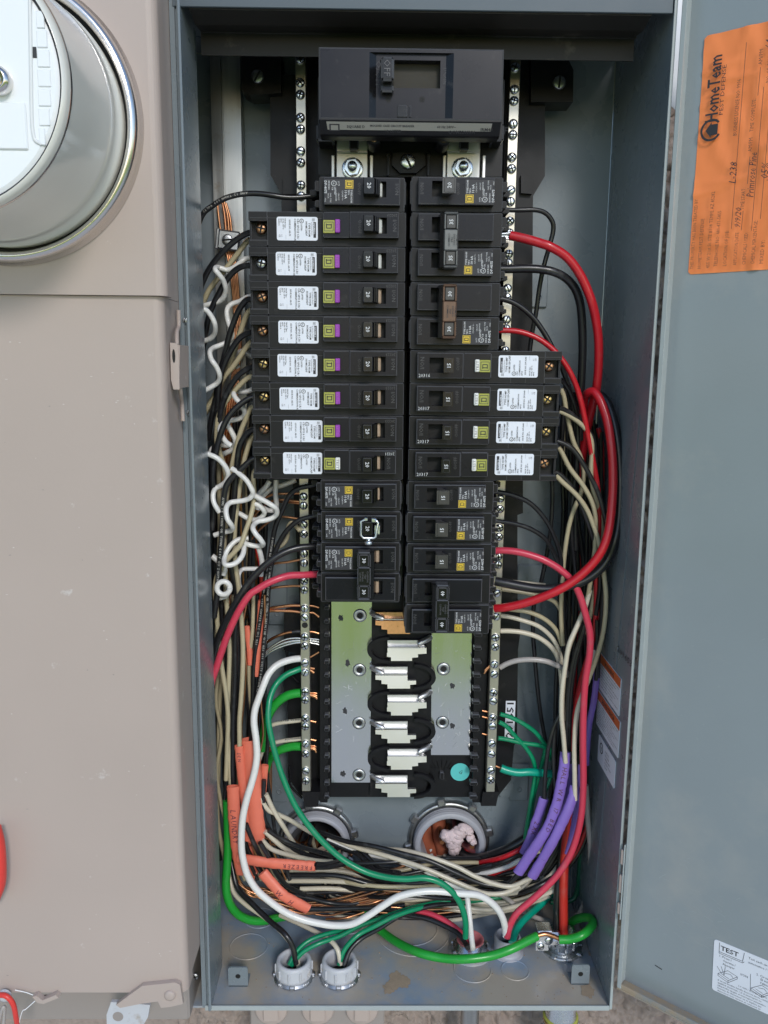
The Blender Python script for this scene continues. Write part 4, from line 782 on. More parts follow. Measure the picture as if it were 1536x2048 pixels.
def double(i, mir, rating, tie, lab_at, flag, label, group):
    z0, z1 = (ZL(i), ZL(i + 1)) if mir > 0 else (ZR(i), ZR(i + 1)); t = thing('circuit_breaker', label, 'circuit breaker', (-10 if mir > 0 else 59, 100, (z0 + z1) / 2), group)
    ha = pole(t, z0, mir, lab_at == 0, None, flag); hb = pole(t, z1, mir, lab_at == 1, None, flag)
    rx = lambda u: X_(u, 380, 13); a, b = (rx(718), rx(747)) if mir > 0 else (rx(919), rx(890)); x0, x1 = min(a, b), max(a, b); d = mir
    ux, uy = (DOWN, RIGHT) if mir > 0 else (UP, LEFT)
    mb = MB(); zt, zb = ha + 6.8, hb - 6.8
    mb.box(x0, x1, 14, 26, ha - 5, hb + 5, tie, .8); mb.box(x0, x1, 14, 26, ha + 5, zt, tie, .8); mb.box(x0, x1, 14, 26, zb, hb - 5, tie, .8)
    for z in (ha, hb): mb.box(x0, x0 + 1.5, 14, 26, z - 5.3, z + 5.3, tie, .5); mb.box(x1 - 1.5, x1, 14, 26, z - 5.3, z + 5.3, tie, .5)
    xs = x1 if d > 0 else x0
    mb.prism([(xs, 15), (xs + d * 2.6, 17), (xs + d * 3.4, 34), (xs - d * 6, 34), (xs - d * 6, 20)], zb + .6, zt - .6, 'blackgloss', 'z')
    mid = (ha + hb) / 2
    m_ = 'ink' if tie != 'blackgloss' else 'embossed'
    for k, w_ in enumerate(('COMMON', 'TRIP', 'DISPARO', 'COMUN')): mb.text(w_, Vector(((x0 + x1) / 2, 13.85, mid)) - Vector(uy) * (-1.7 + 1.9 * k - .4), 1.9, m_, DOWN if tie != 'tie_x' else UP, -Vector(uy) if mir < 0 else Vector(uy), 'C', True)
    mb.build('handle_tie', t)
    for z in (ha, hb):
        mb = MB(); mb.box(x0 + 1.5, x1 - 1.5, 14.6, 26, z - 4.7, z + 4.7, 'handlegrey' if tie != 'blackgloss' else 'blackgloss', .6); mb.text(rating, Vector(((x0 + x1) / 2, 14.45, z)) - Vector(uy) * 1.35, 3.9, 'print', ux, uy, 'C', True); mb.build('handle', t)
    return t
# left column
short(0, 1, '20', 'blackgloss', 'flagw', 'short black 20 amp breaker at the very top of the left column', 'short single breakers')
rows = [('bronze', 'flagw', 'topmost long breaker of the left column, purple TEST button', -1), ('zinc', 'flagw', 'second long breaker from the top of the left column, purple TEST button, pale terminal screw', -3), ('bronze', 'flagb', 'third long breaker with purple TEST button from the top of the left column', 0), ('bronze', 'flagb', 'fourth long breaker from the top, left column, purple TEST button, coppery screw', 0),
        ('brass', 'flagb', 'fifth long breaker from the top, left column, purple TEST button, brassy screw', -3), ('brass', 'flagb', 'sixth long breaker with purple TEST button from the top, next to the lowest', 0), ('bronze', 'flagb', 'lowest long breaker with purple TEST button, above the white-button one', 7)]
random.seed(2)
g = 'long breakers with purple test buttons'; done = {}
for k, (sm, fl, lab, lx) in enumerate(rows):
    long_breaker(ZL(1 + k), 1, False, '20', '', (sm, fl), lab, g, lx)
long_breaker(ZL(8), 1, True, '20', '20221', ('brass', 'flagb'), 'only long breaker of the left column with a white TEST button, lowest long one', 'long breakers with white test buttons', 6)
short(9, 1, '20', 'blackgloss', 'flagb', 'short black 20 amp breaker directly under the long left breakers, no clip on its handle', 'short single breakers')
b11 = short(10, 1, '20', 'blackgloss', '', 'short black 20 amp breaker with a silver lock clip round its handle', 'short single breakers')
clip = thing('lock_clip', 'small silver wire lock clip round the handle of a left 20 amp breaker', 'clip', (X_(737, 1060, 14), 20, ZL(10)))
cx, cz, h = X_(739, 1060, 12), ZL(10) + 2.2, 7.2
mb = MB(); mb.tube([Vector((cx + a, y, cz + b)) for (a, y, b) in ((-4, 13, 7.4), (-6.4, 13, 6.2), (-6.6, 13, -4.5), (-4.5, 13, -6.6), (3.4, 13, -6.6), (4.8, 13, -5.5), (6.4, 12, 5.5), (4.6, 12.5, 7.6), (2.4, 14, 8))], 1.0, 'zinc', 8); mb.box(cx - 4, cx - 1.5, 12, 20, cz + 6.6, cz + 9, 'zinc', .4); mb.box(cx + 1.5, cx + 5, 12, 22, cz + 5.6, cz + 8.6, 'zinc', .4); mb.box(cx + 3.6, cx + 8, 14, 16, cz - 4, cz + 3, 'zinc', .4); mb.build('wire_frame', clip)
mb = MB(); mb.lathe([(2, 0), (2, 3), (3.2, 3.2), (3.2, 5), (2, 6), (.01, 6)], (cx - .5, 15, cz - 6.4), (0, -.15, -1), 'zinc', 16); mb.build('clamp_screw', clip)
double(11, 1, '30', 'blackgloss', 0, 'flagb', 'double 30 amp breaker with black tie bar at the foot of the left column', 'double breakers')
# right column
short(0, -1, '20', 'handlegrey', '', 'short black 20 amp breaker at the very top of the right column', 'short single breakers')
double(1, -1, '35', 'tie_steel', 1, '', 'double 35 amp breaker with worn grey tie bar, upper right', 'double breakers')
double(3, -1, '30', 'tie_bronze', 1, '', 'double 30 amp breaker with bronze coloured tie bar, above the long right breakers', 'double breakers')
for k, (code, lab) in enumerate((('20316', 'long breaker numbered 20316, topmost of the four long ones on the right'), ('20317', 'second from top of the four long breakers on the right'), ('20317', 'third from top of the four long breakers on the right'), ('20317', 'lowest of the four long breakers on the right, above the short 15 amp ones'))):
    long_breaker(ZR(5 + k), -1, True, '15', code, ('brass' if k in (1, 2) else 'bronze', 'flagb'), lab, 'long breakers with white test buttons')
for k, lab in enumerate(('upper of three short 15 amp breakers, right column under the long ones', 'middle of three short 15 amp breakers on the right', 'lower of three short 15 amp breakers on the right, with the pinkish red wire')):
    short(9 + k, -1, '15', 'handlegrey', '', lab, 'short single breakers')
double(12, -1, '40', 'blackgloss', 1, '', 'double 40 amp breaker with black tie bar at the foot of the right column', 'double breakers')
# brass bits in the wire entries of the 35 amp breaker
for k, v in ((0, 465), (1, 536)):
    pass
# ---------------------------------------------------------------- main breaker
mbx = thing('main_breaker', 'large black main breaker at the top with O/OFF and I/ON marks', 'circuit breaker', tuple(P(820, 262, 60)))
Y0 = 4.0; q = lambda u, v, y=Y0: P(u, v, y)
a, b = q(637, 93), q(1004, 243); x0, x1, z1, z0 = a.x, b.x, a.z, b.z; wa, wb = q(739, 104), q(905, 237)
mb = MB()
wz1, wz0, wx0, wx1 = wa.z, wb.z, wa.x, wb.x
mb.frame(x0, x1, z0, z1, wx0, wx1, wz0, wz1, Y0, 60, 'darkgrey', 1.2)
fy = Y0 + 2.4; i0, i1 = wx0 + 4.6, wx1 - 5
mb.add([(wx0, Y0, wz0), (wx0, Y0, wz1), (i0, fy, wz1), (i0, fy, wz0)], [(0, 1, 2, 3)], 'blackgloss'); mb.add([(wx1, Y0, wz0), (wx1, Y0, wz1), (i1, fy, wz1), (i1, fy, wz0)], [(3, 2, 1, 0)], 'blackgloss')
mb.prism([(Y0 + .6, z0 + .8), (Y0 + .6, z0 - .2), (11, z0 - 7.8), (14, z0 - 8.4), (28, z0 - 7.6), (32, z0 + .8)], x0 + .5, x1 - .5, 'black', 'x')
mb.build('case', mbx)
ha, hb = q(790, 120, fy), q(880, 177, fy)
mb = MB(); mb.frame(i0 - .2, i1 + .2, wz0 - .2, wz1 + .2, ha.x - 10, hb.x, hb.z, ha.z, fy, 20, 'darkgrey', .01)
mb.text('O/OFF', (q(752, 150).x, fy - .12, q(752, 146).z), 5.2, 'ink', DOWN, RIGHT, 'C', True, 1.15); mb.text('I/ON', (q(887, 150).x, fy - .12, q(887, 150).z), 5.2, 'ink', DOWN, RIGHT, 'C', True)
for u in (776.5, 844): c = q(u, 199, fy); mb.disc((c.x, fy - .1, c.z), (0, -1, 0), 1.9, 'void', 20)
a, b = q(795, 211, fy), q(826, 236, fy); mb.box(a.x, b.x - 4, fy - 1.4, fy + 1, b.z, a.z, 'blackgloss', .5); mb.box(b.x - 2.6, b.x - 1.4, fy - 1.4, fy + 1, b.z, a.z, 'darkgrey', .3); mb.build('centre_panel', mbx)
mb = MB(); mb.add([(ha.x - 10, 14, hb.z), (hb.x, 14, hb.z), (hb.x, 14, ha.z), (ha.x - 10, 14, ha.z)], [(0, 1, 2, 3)], 'window'); mb.build('window', mbx)
a, b = q(762, 113, -6), q(788, 162, -6); mb = MB(); mb.box(a.x, b.x, -7, 14, b.z, a.z, 'blackgloss', 1.6); mb.box(a.x, b.x, 0, 14, b.z - 5, b.z, 'blackgloss', 1)
mb.box(a.x + 1.2, b.x - 1.2, -7.5, -6, b.z + 1.5, a.z - 1.2, 'blackgloss', .4); mb.text('OFF', ((a.x + b.x) / 2 - 2.3, -7.8, (a.z + b.z) / 2), 6.0, 'embossed', DOWN, RIGHT, 'C'); mb.build('toggle', mbx)
# slanted rating label on the lower face
mb = MB(); e = Vector((0, 7.4, -8.4)).normalized(); lo_ = Vector((x0 + 5, Y0 + .6, z0 - .2)) + e * 1.0; L_ = q(985, 255).x - x0 - 5; n3 = Vector((0, -8.4, -7.4)).normalized()
A = lambda s_, t_, k=.15: lo_ + EX * s_ + e * t_ + n3 * k
mb.add([A(0, 0), A(L_, 0), A(L_ - 1, 7.6), A(1, 7.6)], [(0, 1, 2, 3)], 'grey_label')
for t_, s_, d_, sz, bd in (('SQUARE D', 14, 4.2, 2.6, True), ('MOLDED CASE CIRCUIT BREAKER', 30, 3.2, 2.0, True), ('UL LISTED', 40, 7, 2.6, True), ('60 Hz 240V~', 76, 3.6, 2.4, True), ('QOM2200VH', 84, 7.4, 3.2, True), ('IRM48', 106, 5.4, 3.2, True), ('F', 122, 7.2, 7, True)): mb.text(t_, A(s_, d_, .3), sz, 'ink', EX, -e, 'L', bd)
mb.add([A(2, 1.6, .3), A(9, 1.6, .3), A(9, 6.6, .3), A(2, 6.6, .3)], [(0, 1, 2, 3)], 'ink'); mb.add([A(3, 2.4, .4), A(8, 2.4, .4), A(8, 5.8, .4), A(3, 5.8, .4)], [(0, 1, 2, 3)], 'grey_label'); mb.build('rating_label', mbx)
mb = MB(); a, b = P(636, 250, 62), P(1004, 348, 62); mb.box(a.x, b.x, 62, 100, P(700, 352, 62).z, z1, 'black', 1)
c0, c1 = P(786, 300, 58), P(848, 342, 58); mb.prism(pf([(786, 305), (848, 305), (851, 330), (832, 346), (800, 346), (784, 330)], 56), 56, 62, 'black')
for u in (777, 857): c = P(u, 308, 58); mb.lathe([(1.9, 0), (1.9, 3)], (c.x, 57, c.z), EY, 'darkgrey', 14); mb.box(c.x - .7, c.x + .7, 57, 62, P(u, 352, 58).z, c.z, 'darkgrey', .3)
for u0, u1 in ((632, 668), (985, 1008)): a, b = P(u0, 246, 40), P(u1, 282, 40); mb.box(a.x, b.x, 40, 64, b.z, a.z, 'black', 1.5)
mb.build('lower_housing', mbx)
c = P(816, 323, 55); mb = MB(); screw_head(mb, (c.x, 56, c.z), 5.6, 2.2, 'zinc', 118); mb.build('centre_screw', mbx)
for u0, u1, cu in ((671, 737, 705), (893, 961, 925)):
    a, b = P(u0 + 2, 276, 58), P(u1 - 2, 356, 58); mb = MB(); mb.box(a.x, b.x, 58, 61, b.z - 4, a.z, 'tin', .4)
    a2, b2 = P(u0 + 2, 262, 50), P(u1 - 2, 303, 50); mb.box(a2.x, b2.x, 52, 54, b2.z, a2.z, 'tin', .4); c = P(cu + 3, 290, 48); mb.box(c.x - 3.4, c.x + 3.4, 45, 54, c.z - 4, c.z + 10, 'black', .8)
    for uu in (u0 - 5, u1 + 6): c = P(uu, 345, 60); mb.box(c.x - 1.3, c.x + 1.3, 58, 66, c.z - 8, c.z + 12, 'tin', .5)
    c = P(cu, 337, 56); mb.lathe([(8, 0), (8, 1.5), (7.5, 2), (6, 2)], (c.x, 58, c.z), (0, -1, 0), 'zinc', 32)
    n6 = [(c.x + 6 * math.cos(R(60 * k + 10)), c.z + 6 * math.sin(R(60 * k + 10))) for k in range(6)]; mb.prism(n6, 51, 56, 'zinc'); mb.lathe([(3.6, 0), (3.6, 4), (2.8, 5.4), (.01, 5.6)], (c.x, 51, c.z), (0, -1, 0), 'zinc', 20); mb.build('lug_bolt', mbx)
for u, v in ((748, 274), (888, 275)):
    c = P(u, v, 30); mb = MB(); mb.lathe([(5.4, 22), (5.2, 3), (4.4, 1.4), (3.2, 1.2)], (c.x, 30, c.z), EY, 'black', 22); mb.lathe([(3.2, 1.3), (2.6, .2), (.01, -.2)], (c.x, 30, c.z), EY, 'brass', 18); mb.build('post', mbx)
random.seed(77)
for o in list(bpy.data.objects):
    if o.parent is None and o.name.startswith('circuit_breaker'):
        o.rotation_euler.y = R(random.uniform(-.22, .22)); o.location.x += random.uniform(-.35, .35) / 1000
# ---------------------------------------------------------------- wires: traced left to right, each at its own depth between the breakers and the back
def W(col, label, wd, Y, pts, group=None, stub=None, k=6, cat='wire', name=None, seg=9):
    p, vm, ym = path(pts, Y); r = wd / 2 / sc(vm, ym)
    mb = MB(); mb.tube(spline(p, k), r, 'w_' + col, seg)
    base = {'pinkred': 'red', 'orange_red': 'red', 'lime': 'green', 'teal': 'green', 'darkgreen': 'green', 'cream': 'white', 'tan': 'white', 'pink': 'red', 'brown': 'brown'}.get(col, col)
    o = mb.build(name or base + '_wire', o=p[0], label=label, cat=cat, group=group)
    if stub:
        pass
    return o
def bare(parent, pts, Y, wd, n=1, m='copper'):
    p, vm, ym = path(pts, Y); r = wd / 2 / sc(vm, ym); mb = MB(); random.seed(len(pts))
    for i in range(n):
        of = Vector((0, random.uniform(-1, 1) * r * 1.6, (i - (n - 1) / 2) * r * 1.7)) if n > 1 else Vector()
        mb.tube(spline([q + of * (0.6 + .6 * j / max(1, len(p) - 1)) for j, q in enumerate(p)], 4), r, m, 7)
    mb.build('bare_end', parent, ORG[parent.name])
def coil(label, pts, Y, wd=10.4, group='white pigtail coils'):
    p, vm, ym = path(pts, Y); r = wd / 2 / sc(vm, ym); q = spline(p, 8); t = [(q[min(i + 1, len(q) - 1)] - q[max(i - 1, 0)]).normalized().x for i in range(len(q))]
    for _ in range(4): t = [(t[max(i - 1, 0)] + t[i] + t[min(i + 1, len(t) - 1)]) / 3 for i in range(len(t))]
    q = [a - EY * 7.5 * b for a, b in zip(q, t)]
    mb = MB(); mb.tube(q, r, 'w_white', 12); return mb.build('white_coil_wire', o=q[0], label=label, cat='wire', group=group)
def wprint(o, pts, Y, wd, text, f0, sz=.42, m='wireprint'):
    p, vm, ym = path(pts, Y); r = wd / 2 / sc(vm, ym); q = spline(p, 6); L = [0]; mb = MB()
    for i in range(1, len(q)): L.append(L[-1] + (q[i] - q[i - 1]).length)
    s_ = L[-1] * f0
    for ch in text:
        if s_ > L[-1] - 1: break
        i = max(j for j in range(len(q) - 1) if L[j] <= s_); t = (q[i + 1] - q[i]).normalized(); n = (-EY + t * t.y).normalized(); uy = n.cross(t).normalized()
        mb.text(ch, q[i] + t * (s_ - L[i]) + n * (r + .06) - uy * r * sz, r * 2 * sz * 1.3, m, t, uy, 'L', True); s_ += r * 2 * sz * (1.1 if ch != ' ' else .8)
    mb.build('print', o)
# --- left gutter
wprint(W('black', 'black wire from the top left breaker, curving left in front of the metal rail', 11, (66, 60, 62, 75), '640,391 615,393 590,395 565,394 540,390 510,387 480,389 450,397 425,412 405,430 392,470 388,520'), '640,391 615,393 590,395 565,394 540,390 510,387 480,389 450,397 425,412 405,430 392,470 388,520', (66, 60, 62, 75), 11, 'AWG 12 THHN 600 VOLTS', 0.42)
W('black', 'black wire from the topmost long left breaker, passing over the ground lug', 12, (58, 62, 75), '500,465 488,470 470,482 450,500 430,522 414,546 400,580 396,620')
W('tan', 'cream wire below the ground lug, from the topmost long left breaker', 11, (66, 74, 85), '500,478 490,488 470,514 450,540 430,564 413,590 402,625 398,660')
W('black', 'black wire from the second long left breaker', 12, (60, 68, 80), '502,531 488,532 470,541 452,562 436,590 420,625 412,660 405,700')
W('black', 'black wire from the third long left breaker', 12, (60, 68, 84), '504,599 492,601 478,620 466,648 456,680 448,715 440,745 432,790 422,840 416,880')
W('tan', 'cream wire from the third long left breaker', 11, (70, 78, 92), '504,618 494,628 484,655 474,685 464,715 452,745 440,775 428,800 416,818 402,840')
W('black', 'black wire from the fourth long left breaker', 12, (58, 66, 80), '504,665 494,667 480,676 466,694 454,716 443,745 437,780 436,815 434,860 428,905 424,960')
W('tan', 'cream wire from the fourth long left breaker', 11, (68, 74, 82), '504,683 494,693 480,714 465,735 450,752 436,775 427,795 418,810 404,835')
W('black', 'black wire from the fifth long left breaker', 12, (56, 62, 78), '506,733 496,737 478,750 464,768 452,790 444,812 438,840 432,880 424,925 420,985')
W('tan', 'cream wire from the fifth long left breaker', 11, (62, 68, 76), '506,752 494,757 478,772 460,792 446,812 437,835 434,860 434,885 441,910 449,936 453,970 452,1010 452,1060')
W('black', 'black wire from the sixth long left breaker', 12, (52, 50, 60), '508,794 498,797 484,806 468,820 452,842 440,872 433,900 427,930 425,960 428,1000 424,1060')
W('tan', 'cream wire from the sixth long left breaker', 10, (64, 66, 66, 66), '508,812 500,818 491,840 482,862 470,904 461,948 453,992 449,1042 449,1090 451,1150 453,1200 457,1265 459,1300 458,1345 456,1400 455,1440 457,1490 461,1560 462,1580')
W('black', 'black wire from the seventh long left breaker, running straight down to the orange sleeves', 12, (56, 62, 66, 66), '512,858 500,862 488,875 478,899 473,945 470,975 467,1016 461,1068 459,1109 466,1150 474,1185 473,1230 470,1280 470,1340 468,1400 466,1450 466,1500 465,1545 466,1580')
W('tan', 'cream wire from the seventh long left breaker', 10, (66, 64, 62, 62), '512,870 503,876 490,914 482,955 476,1000 470,1047 469,1088 471,1129 476,1165 480,1205 484,1255 486,1300 485,1350 482,1400 479,1440 479,1480 479,1500')
wprint(W('black', 'black wire from the white-button long breaker, over all other wires on the left', 12, (52, 50, 52), '514,917 504,919 482,938 459,961 449,986 445,1047 443,1088 438,1139 434,1190 428,1235'), '514,917 504,919 482,938 459,961 449,986 445,1047 443,1088 438,1139 434,1190 428,1235', (52, 50, 52), 12, 'AWG 14 THHN OR THWN 600V CU SOUTHWIRE', 0.3)
W('tan', 'cream wire from the white-button long breaker, bending left past the little white ring', 10, (62, 52, 58, 66), '516,936 507,950 508,996 504,1022 498,1043 490,1066 482,1088 468,1105 453,1121 442,1136 433,1156 430,1180 432,1212 436,1262 440,1310 446,1350 452,1387 456,1432 455,1480 452,1560')
wprint(W('black', 'black wire from the short breaker under the long left ones', 10, (66, 74, 78, 70), '636,968 624,971 597,977 578,992 562,1027 550,1057 541,1109 532,1160 524,1215 517,1265 510,1310 507,1350 506,1400 502,1450 498,1500 490,1550 484,1590'), '636,968 624,971 597,977 578,992 562,1027 550,1057 541,1109 532,1160 524,1215 517,1265 510,1310 507,1350 506,1400 502,1450 498,1500 490,1550 484,1590', (66, 74, 78, 70), 10, 'SOUTHWIRE 12 AWG THHN THWN-2 600V COPPER 90C OIL RES', 0.22)
wprint(W('black', 'black wire from the left breaker that carries the silver clip', 10, (66, 72, 74, 66), '638,1031 624,1033 597,1041 574,1061 555,1092 543,1129 537,1178 534,1230 528,1290 522,1350 512,1400 506,1440 500,1500 492,1560 484,1640'), '638,1031 624,1033 597,1041 574,1061 555,1092 543,1129 537,1178 534,1230 528,1290 522,1350 512,1400 506,1440 500,1500 492,1560 484,1640', (66, 72, 74, 66), 10, '12 AWG CU THHN OR THWN-2 GASOLINE OIL RES 600 VOLTS SOUTHWIRE', 0.22)
W('black', 'thick black wire from the upper pole of the left 30 amp breaker', 14, (62, 52, 48, 60), '640,1092 624,1093 600,1095 575,1102 550,1115 523,1137 498,1165 476,1198 458,1230 444,1258 432,1290 424,1325')
W('pinkred', 'thick red wire from the lower pole of the left 30 amp breaker', 14.5, (62, 48, 42, 52), '638,1148 624,1149 605,1150 580,1151 558,1157 536,1166 516,1178 498,1191 476,1225 458,1263 444,1300 434,1332 424,1362 418,1400')
# white coils
coil('white coil curling beside the ground lug and second long left breaker', '505,514 490,515 478,524 465,533 452,538 440,535 432,533 432,540 440,550 448,562 451,578 446,592 436,601 420,606 404,610', (62, 60, 66))
coil('white coil loop just under the first one, against the grey collar', '404,618 416,622 426,636 430,650 428,665 418,676 404,682', (62, 58, 64))
coil('white coil kinked beside the third and fourth long left breakers', '505,590 492,593 478,601 463,606 455,614 454,628 458,645 464,662 462,675 452,684 438,690 424,696 420,704 424,718 434,733 439,750 434,764 420,774 405,782', (66, 74, 60, 56))
coil('white coil beside the fifth long left breaker', '506,716 492,708 482,702 470,708 470,722 478,736', (80, 84, 86))
coil('white coil hanging from the sixth long left breaker', '510,776 492,783 478,784 468,784 472,794 482,806 489,820 486,832 474,839 456,843 444,848 440,856 444,868 454,882 466,890', (68, 62, 58))
coil('white coil right behind the kinked one at the sixth breaker', '456,848 464,862 470,877 469,891 460,902 448,908 438,912', (70, 68, 70))
coil('white coil end by the collar at the seventh breaker', '466,890 452,893 436,892 424,897 419,908', (72, 74, 76))
coil('white coil bulging right of the collar beside the white-button breaker', '416,905 433,912 445,922 454,936 456,950 450,964 438,974 428,980 426,992 430,1006 441,1023', (56, 50, 54))
coil('large white coil under the white-button long breaker', '466,935 480,945 494,958 504,976 505,988 497,999 484,1004 470,1006 456,1009 452,1018 455,1034 463,1048 464,1058 457,1065 444,1068 425,1074', (58, 46, 44, 50))
coil('white coil loop nearest the left terminal bar', '505,985 520,993 538,1003 552,1014 553,1028 544,1038 528,1044 514,1046 506,1053 512,1064 521,1075 526,1087 521,1095 508,1096 492,1092 484,1086', (62, 52, 52))
coil('white coil making a round loop above the little ring', '494,1080 482,1081 468,1086 456,1098 449,1113 451,1124 462,1126 476,1121 486,1109 487,1096 480,1086', (54, 50, 56))
coil('white coil inside the nearest loop', '508,1003 520,1008 528,1018 528,1028 520,1038 508,1043 494,1040 480,1032 470,1027', (66, 60, 62))
coil('grey shaded coil dropping behind the long breakers', '552,960 551,985 553,1008 549,1022 536,1024 524,1018', (84, 82, 80))
coil('grey shaded coil bridging below the lowest long breaker', '590,962 566,972 545,978 530,988 520,1002 514,1020', (84, 82, 82))
coil('white coil stub below the lowest long breaker', '538,964 528,978 518,988 512,1000', (74, 72, 72))
coil('white wire dropping from the coils beside the left terminal bar', '518,1095 522,1110 524,1128 521,1152', (64, 66, 70))
coil('white bracket-shaped wire left of the thick black wire', '519,1142 500,1142 482,1143 477,1150 478,1166 484,1180', (66, 66, 70), 9)
W('white', 'short white coil end showing beside the collar', 12, (62, 62), '424,1112 434,1120 444,1130 449,1140 446,1150')
W('tan', 'bare tan loop hooking onto the left terminal bar', 9, (80, 88, 84), '600,1062 590,1050 582,1046 576,1056 575,1072 568,1086 556,1094 545,1093')
p = [P(447 + 13 * math.cos(6.283 * i / 24), 1176 + 13 * math.sin(6.283 * i / 24), 46 + 2 * (i / 24)) for i in range(24)] + [P(460, 1178, 49), P(452, 1192, 52), P(440, 1196, 56)]
mb = MB(); mb.tube(p, 2.2, 'w_white', 10); mb.build('white_ring_wire', o=p[0], label='small closed white wire ring beside the collar, above the thick red wire', cat='wire')
# coppers on the rail
for k, (pts, y) in enumerate((('434,400 437,430 441,462', 112), ('444,400 449,430 452,462', 113), ('448,402 455,430 458,462', 111), ('452,406 460,435 463,462', 113))):
    W('copper', 'bare copper wire running up from the ground lug on the rail', 5, y, pts, 'bare copper wires at the ground lug')
for k in range(5):
    W('copper', 'bare copper wire running down from the ground lug behind the coils', 5, (114, 112, 100, 96), f'{452 + 4 * k},500 {458 + 3.4 * k},530 {464 + 3 * k},570 {468 + 2.8 * k},620 {470 + 3 * k},680 {466 + 3 * k},740 {458 + 4 * k},790 {450 + 5 * k},850 {446 + 5 * k},930 {444 + 6 * k},1010 {442 + 6 * k},1100', 'bare copper wires at the ground lug')
# coppers into the left bar
left_cop = [('606,986 580,987 555,988 540,991 520,1003 500,1030 492,1070', 5), ('606,1004 578,1001 552,1000 530,1010 508,1032 490,1062', 5), ('606,1008 578,1005 556,1004', 4), ('600,1038 580,1035 560,1034 540,1042 516,1062 498,1085', 5),
            ('606,1118 575,1124 545,1128 520,1140 500,1170', 5), ('606,1172 580,1172 540,1177 510,1192 494,1215', 5), ('606,1211 580,1211 555,1214 539,1217 515,1225 498,1250 492,1290', 6), ('606,1225 580,1222 537,1222 510,1226 488,1238 478,1255', 6), ('606,1263 590,1263 572,1266 555,1272 540,1280 530,1290 520,1320', 6)]
for k, (pts, wd) in enumerate(left_cop):
    o = W('copper', ['bare copper wire, highest on the lower left terminal bar', 'bare copper wire, second from top on the lower left terminal bar', 'short bare copper wire touching the second one at the left bar', 'bare copper wire beside the tan loop at the left bar', 'bare copper wire above the thick red wire at the left bar', 'bare copper wire just below the thick red wire at the left bar', 'upper of two coppers curving left below the 30 amp breaker', 'lower of two coppers curving left below the 30 amp breaker', 'bare copper wire with a black taped end, above the silver stranded wire'][k], wd, (85, 88, 96), pts)
    if k > 5: u = 620; v = float(pts.split()[0].split(',')[1]); bare(o, f'618,{v:.0f} 628,{v + 1:.0f} 638,{v + (4 if k != 7 else 9):.0f}', 86, 5)
    if k == 8: mb = MB(); mb.tube(spline(path('602,1263 592,1263 584,1264', 85)[0], 3), 1.7, 'w_black', 8); mb.build('tape', o, ORG[o.name])
o = W('aluminium', 'silver stranded aluminium wire going into the left terminal bar', 9, (85, 86, 90), '604,1281 585,1282 565,1287 548,1295 534,1305 522,1322 514,1345')
for dy in (-4, 0, 4): bare(o, f'606,{1281 + dy} 590,{1281 + dy * 1.2:.0f} 570,{1285 + dy * 1.4:.0f} 550,{1294 + dy * 1.2:.0f} 534,{1305 + dy} 522,{1322 + dy}', 83, 3.6, 1, 'alu'); bare(o, f'618,{1281 + dy} 638,{1284 + dy * 1.2:.0f}', 85, 3.6, 1, 'alu')
o = W('white', 'thick white wire from left bar, sweeping down and across the bottom to the grey fitting', 14.2, (84, 70, 52, 40, 34, 30, 36, 46), '606,1317 590,1318 573,1322 558,1328 546,1337 536,1350 528,1368 518,1395 510,1420 508,1445 512,1477 514,1510 510,1540 502,1570 493,1600 485,1640 483,1690 487,1722 496,1752 514,1780 540,1803 572,1825 606,1839 640,1847 672,1851 704,1848 735,1832 765,1812 795,1794 830,1785 870,1782 920,1787 955,1790 980,1803 998,1822 1008,1845 1012,1872')
bare(o, '618,1316 628,1310 638,1304', 86, 4)
o = W('green', 'long dark green wire from the left bar, crossing in front of the left conduit hub', 12.4, (84, 76, 60, 50, 44, 36, 34, 40), '606,1336 592,1341 572,1350 555,1365 544,1384 538,1408 537,1443 545,1486 558,1533 574,1576 592,1614 618,1652 648,1686 685,1718 728,1742 770,1754 810,1758 850,1756 882,1766 908,1788 924,1815 931,1845 931,1875')
bare(o, '620,1338 628,1342', 86, 7, 2)
o = W('lime', 'thick bright green wire with a dusty top at the left bar', 18, (84, 86, 90), '602,1386 590,1387 575,1391 560,1400 548,1412 538,1428 530,1455 526,1500'); bare(o, '617,1389 628,1390 634,1393', 85, 4, 4)
o = W('lime', 'thick green wire low on the left bar, near the rail foot', 17, (84, 88, 94), '602,1493 585,1493 565,1498 550,1506 538,1520 530,1545'); bare(o, '617,1495 628,1496 632,1500', 85, 4, 4)
for v, lab in ((1440, 'upper of two thin printed white wires at the left bar'), (1477, 'lower of two thin printed white wires at the left bar')):
    o = W('cream', lab, 8.5, (84, 88, 92), f'606,{v} 590,{v + 2} 565,{v + 5} 545,{v + 10} 528,{v + 20} 516,{v + 50}'); bare(o, f'618,{v + 1} 632,{v + 4}', 86, 5)
    t_ = 'SOUTHWIRE' if v > 1450 else 'COPPER THHN'; a_, b_ = P(570 if v > 1450 else 550, v + 4, 81), P(603, v + .5, 81); mb = MB(); mb.fit(t_, a_ + EZ * .2, (b_ - a_).length, 1.7, 'ink', (b_ - a_).normalized(), EZ, True); mb.build('print', o)
W('lime', 'very thick green ground wire down the left corner and along the bottom plate', 17, (74, 70, 70, 80, 96), '454,1600 455,1640 456,1690 454,1735 452,1765 454,1790 462,1812 478,1830 500,1840 525,1842 550,1837 575,1832')
W('brown', 'brown wire standing behind the orange sleeves', 9, (104, 104), '536,1420 538,1460 540,1510 540,1570 540,1600 548,1640')
W('brown', 'brown wire behind the black wires left of the terminal bar', 9, (108, 104), '502,1180 503,1230 504,1290 502,1340 500,1400')
W('orange_red', 'thin red wire dropping behind the coils to an orange sleeve', 8, (92, 88), '512,1090 516,1110 521,1135 523,1170 522,1200')
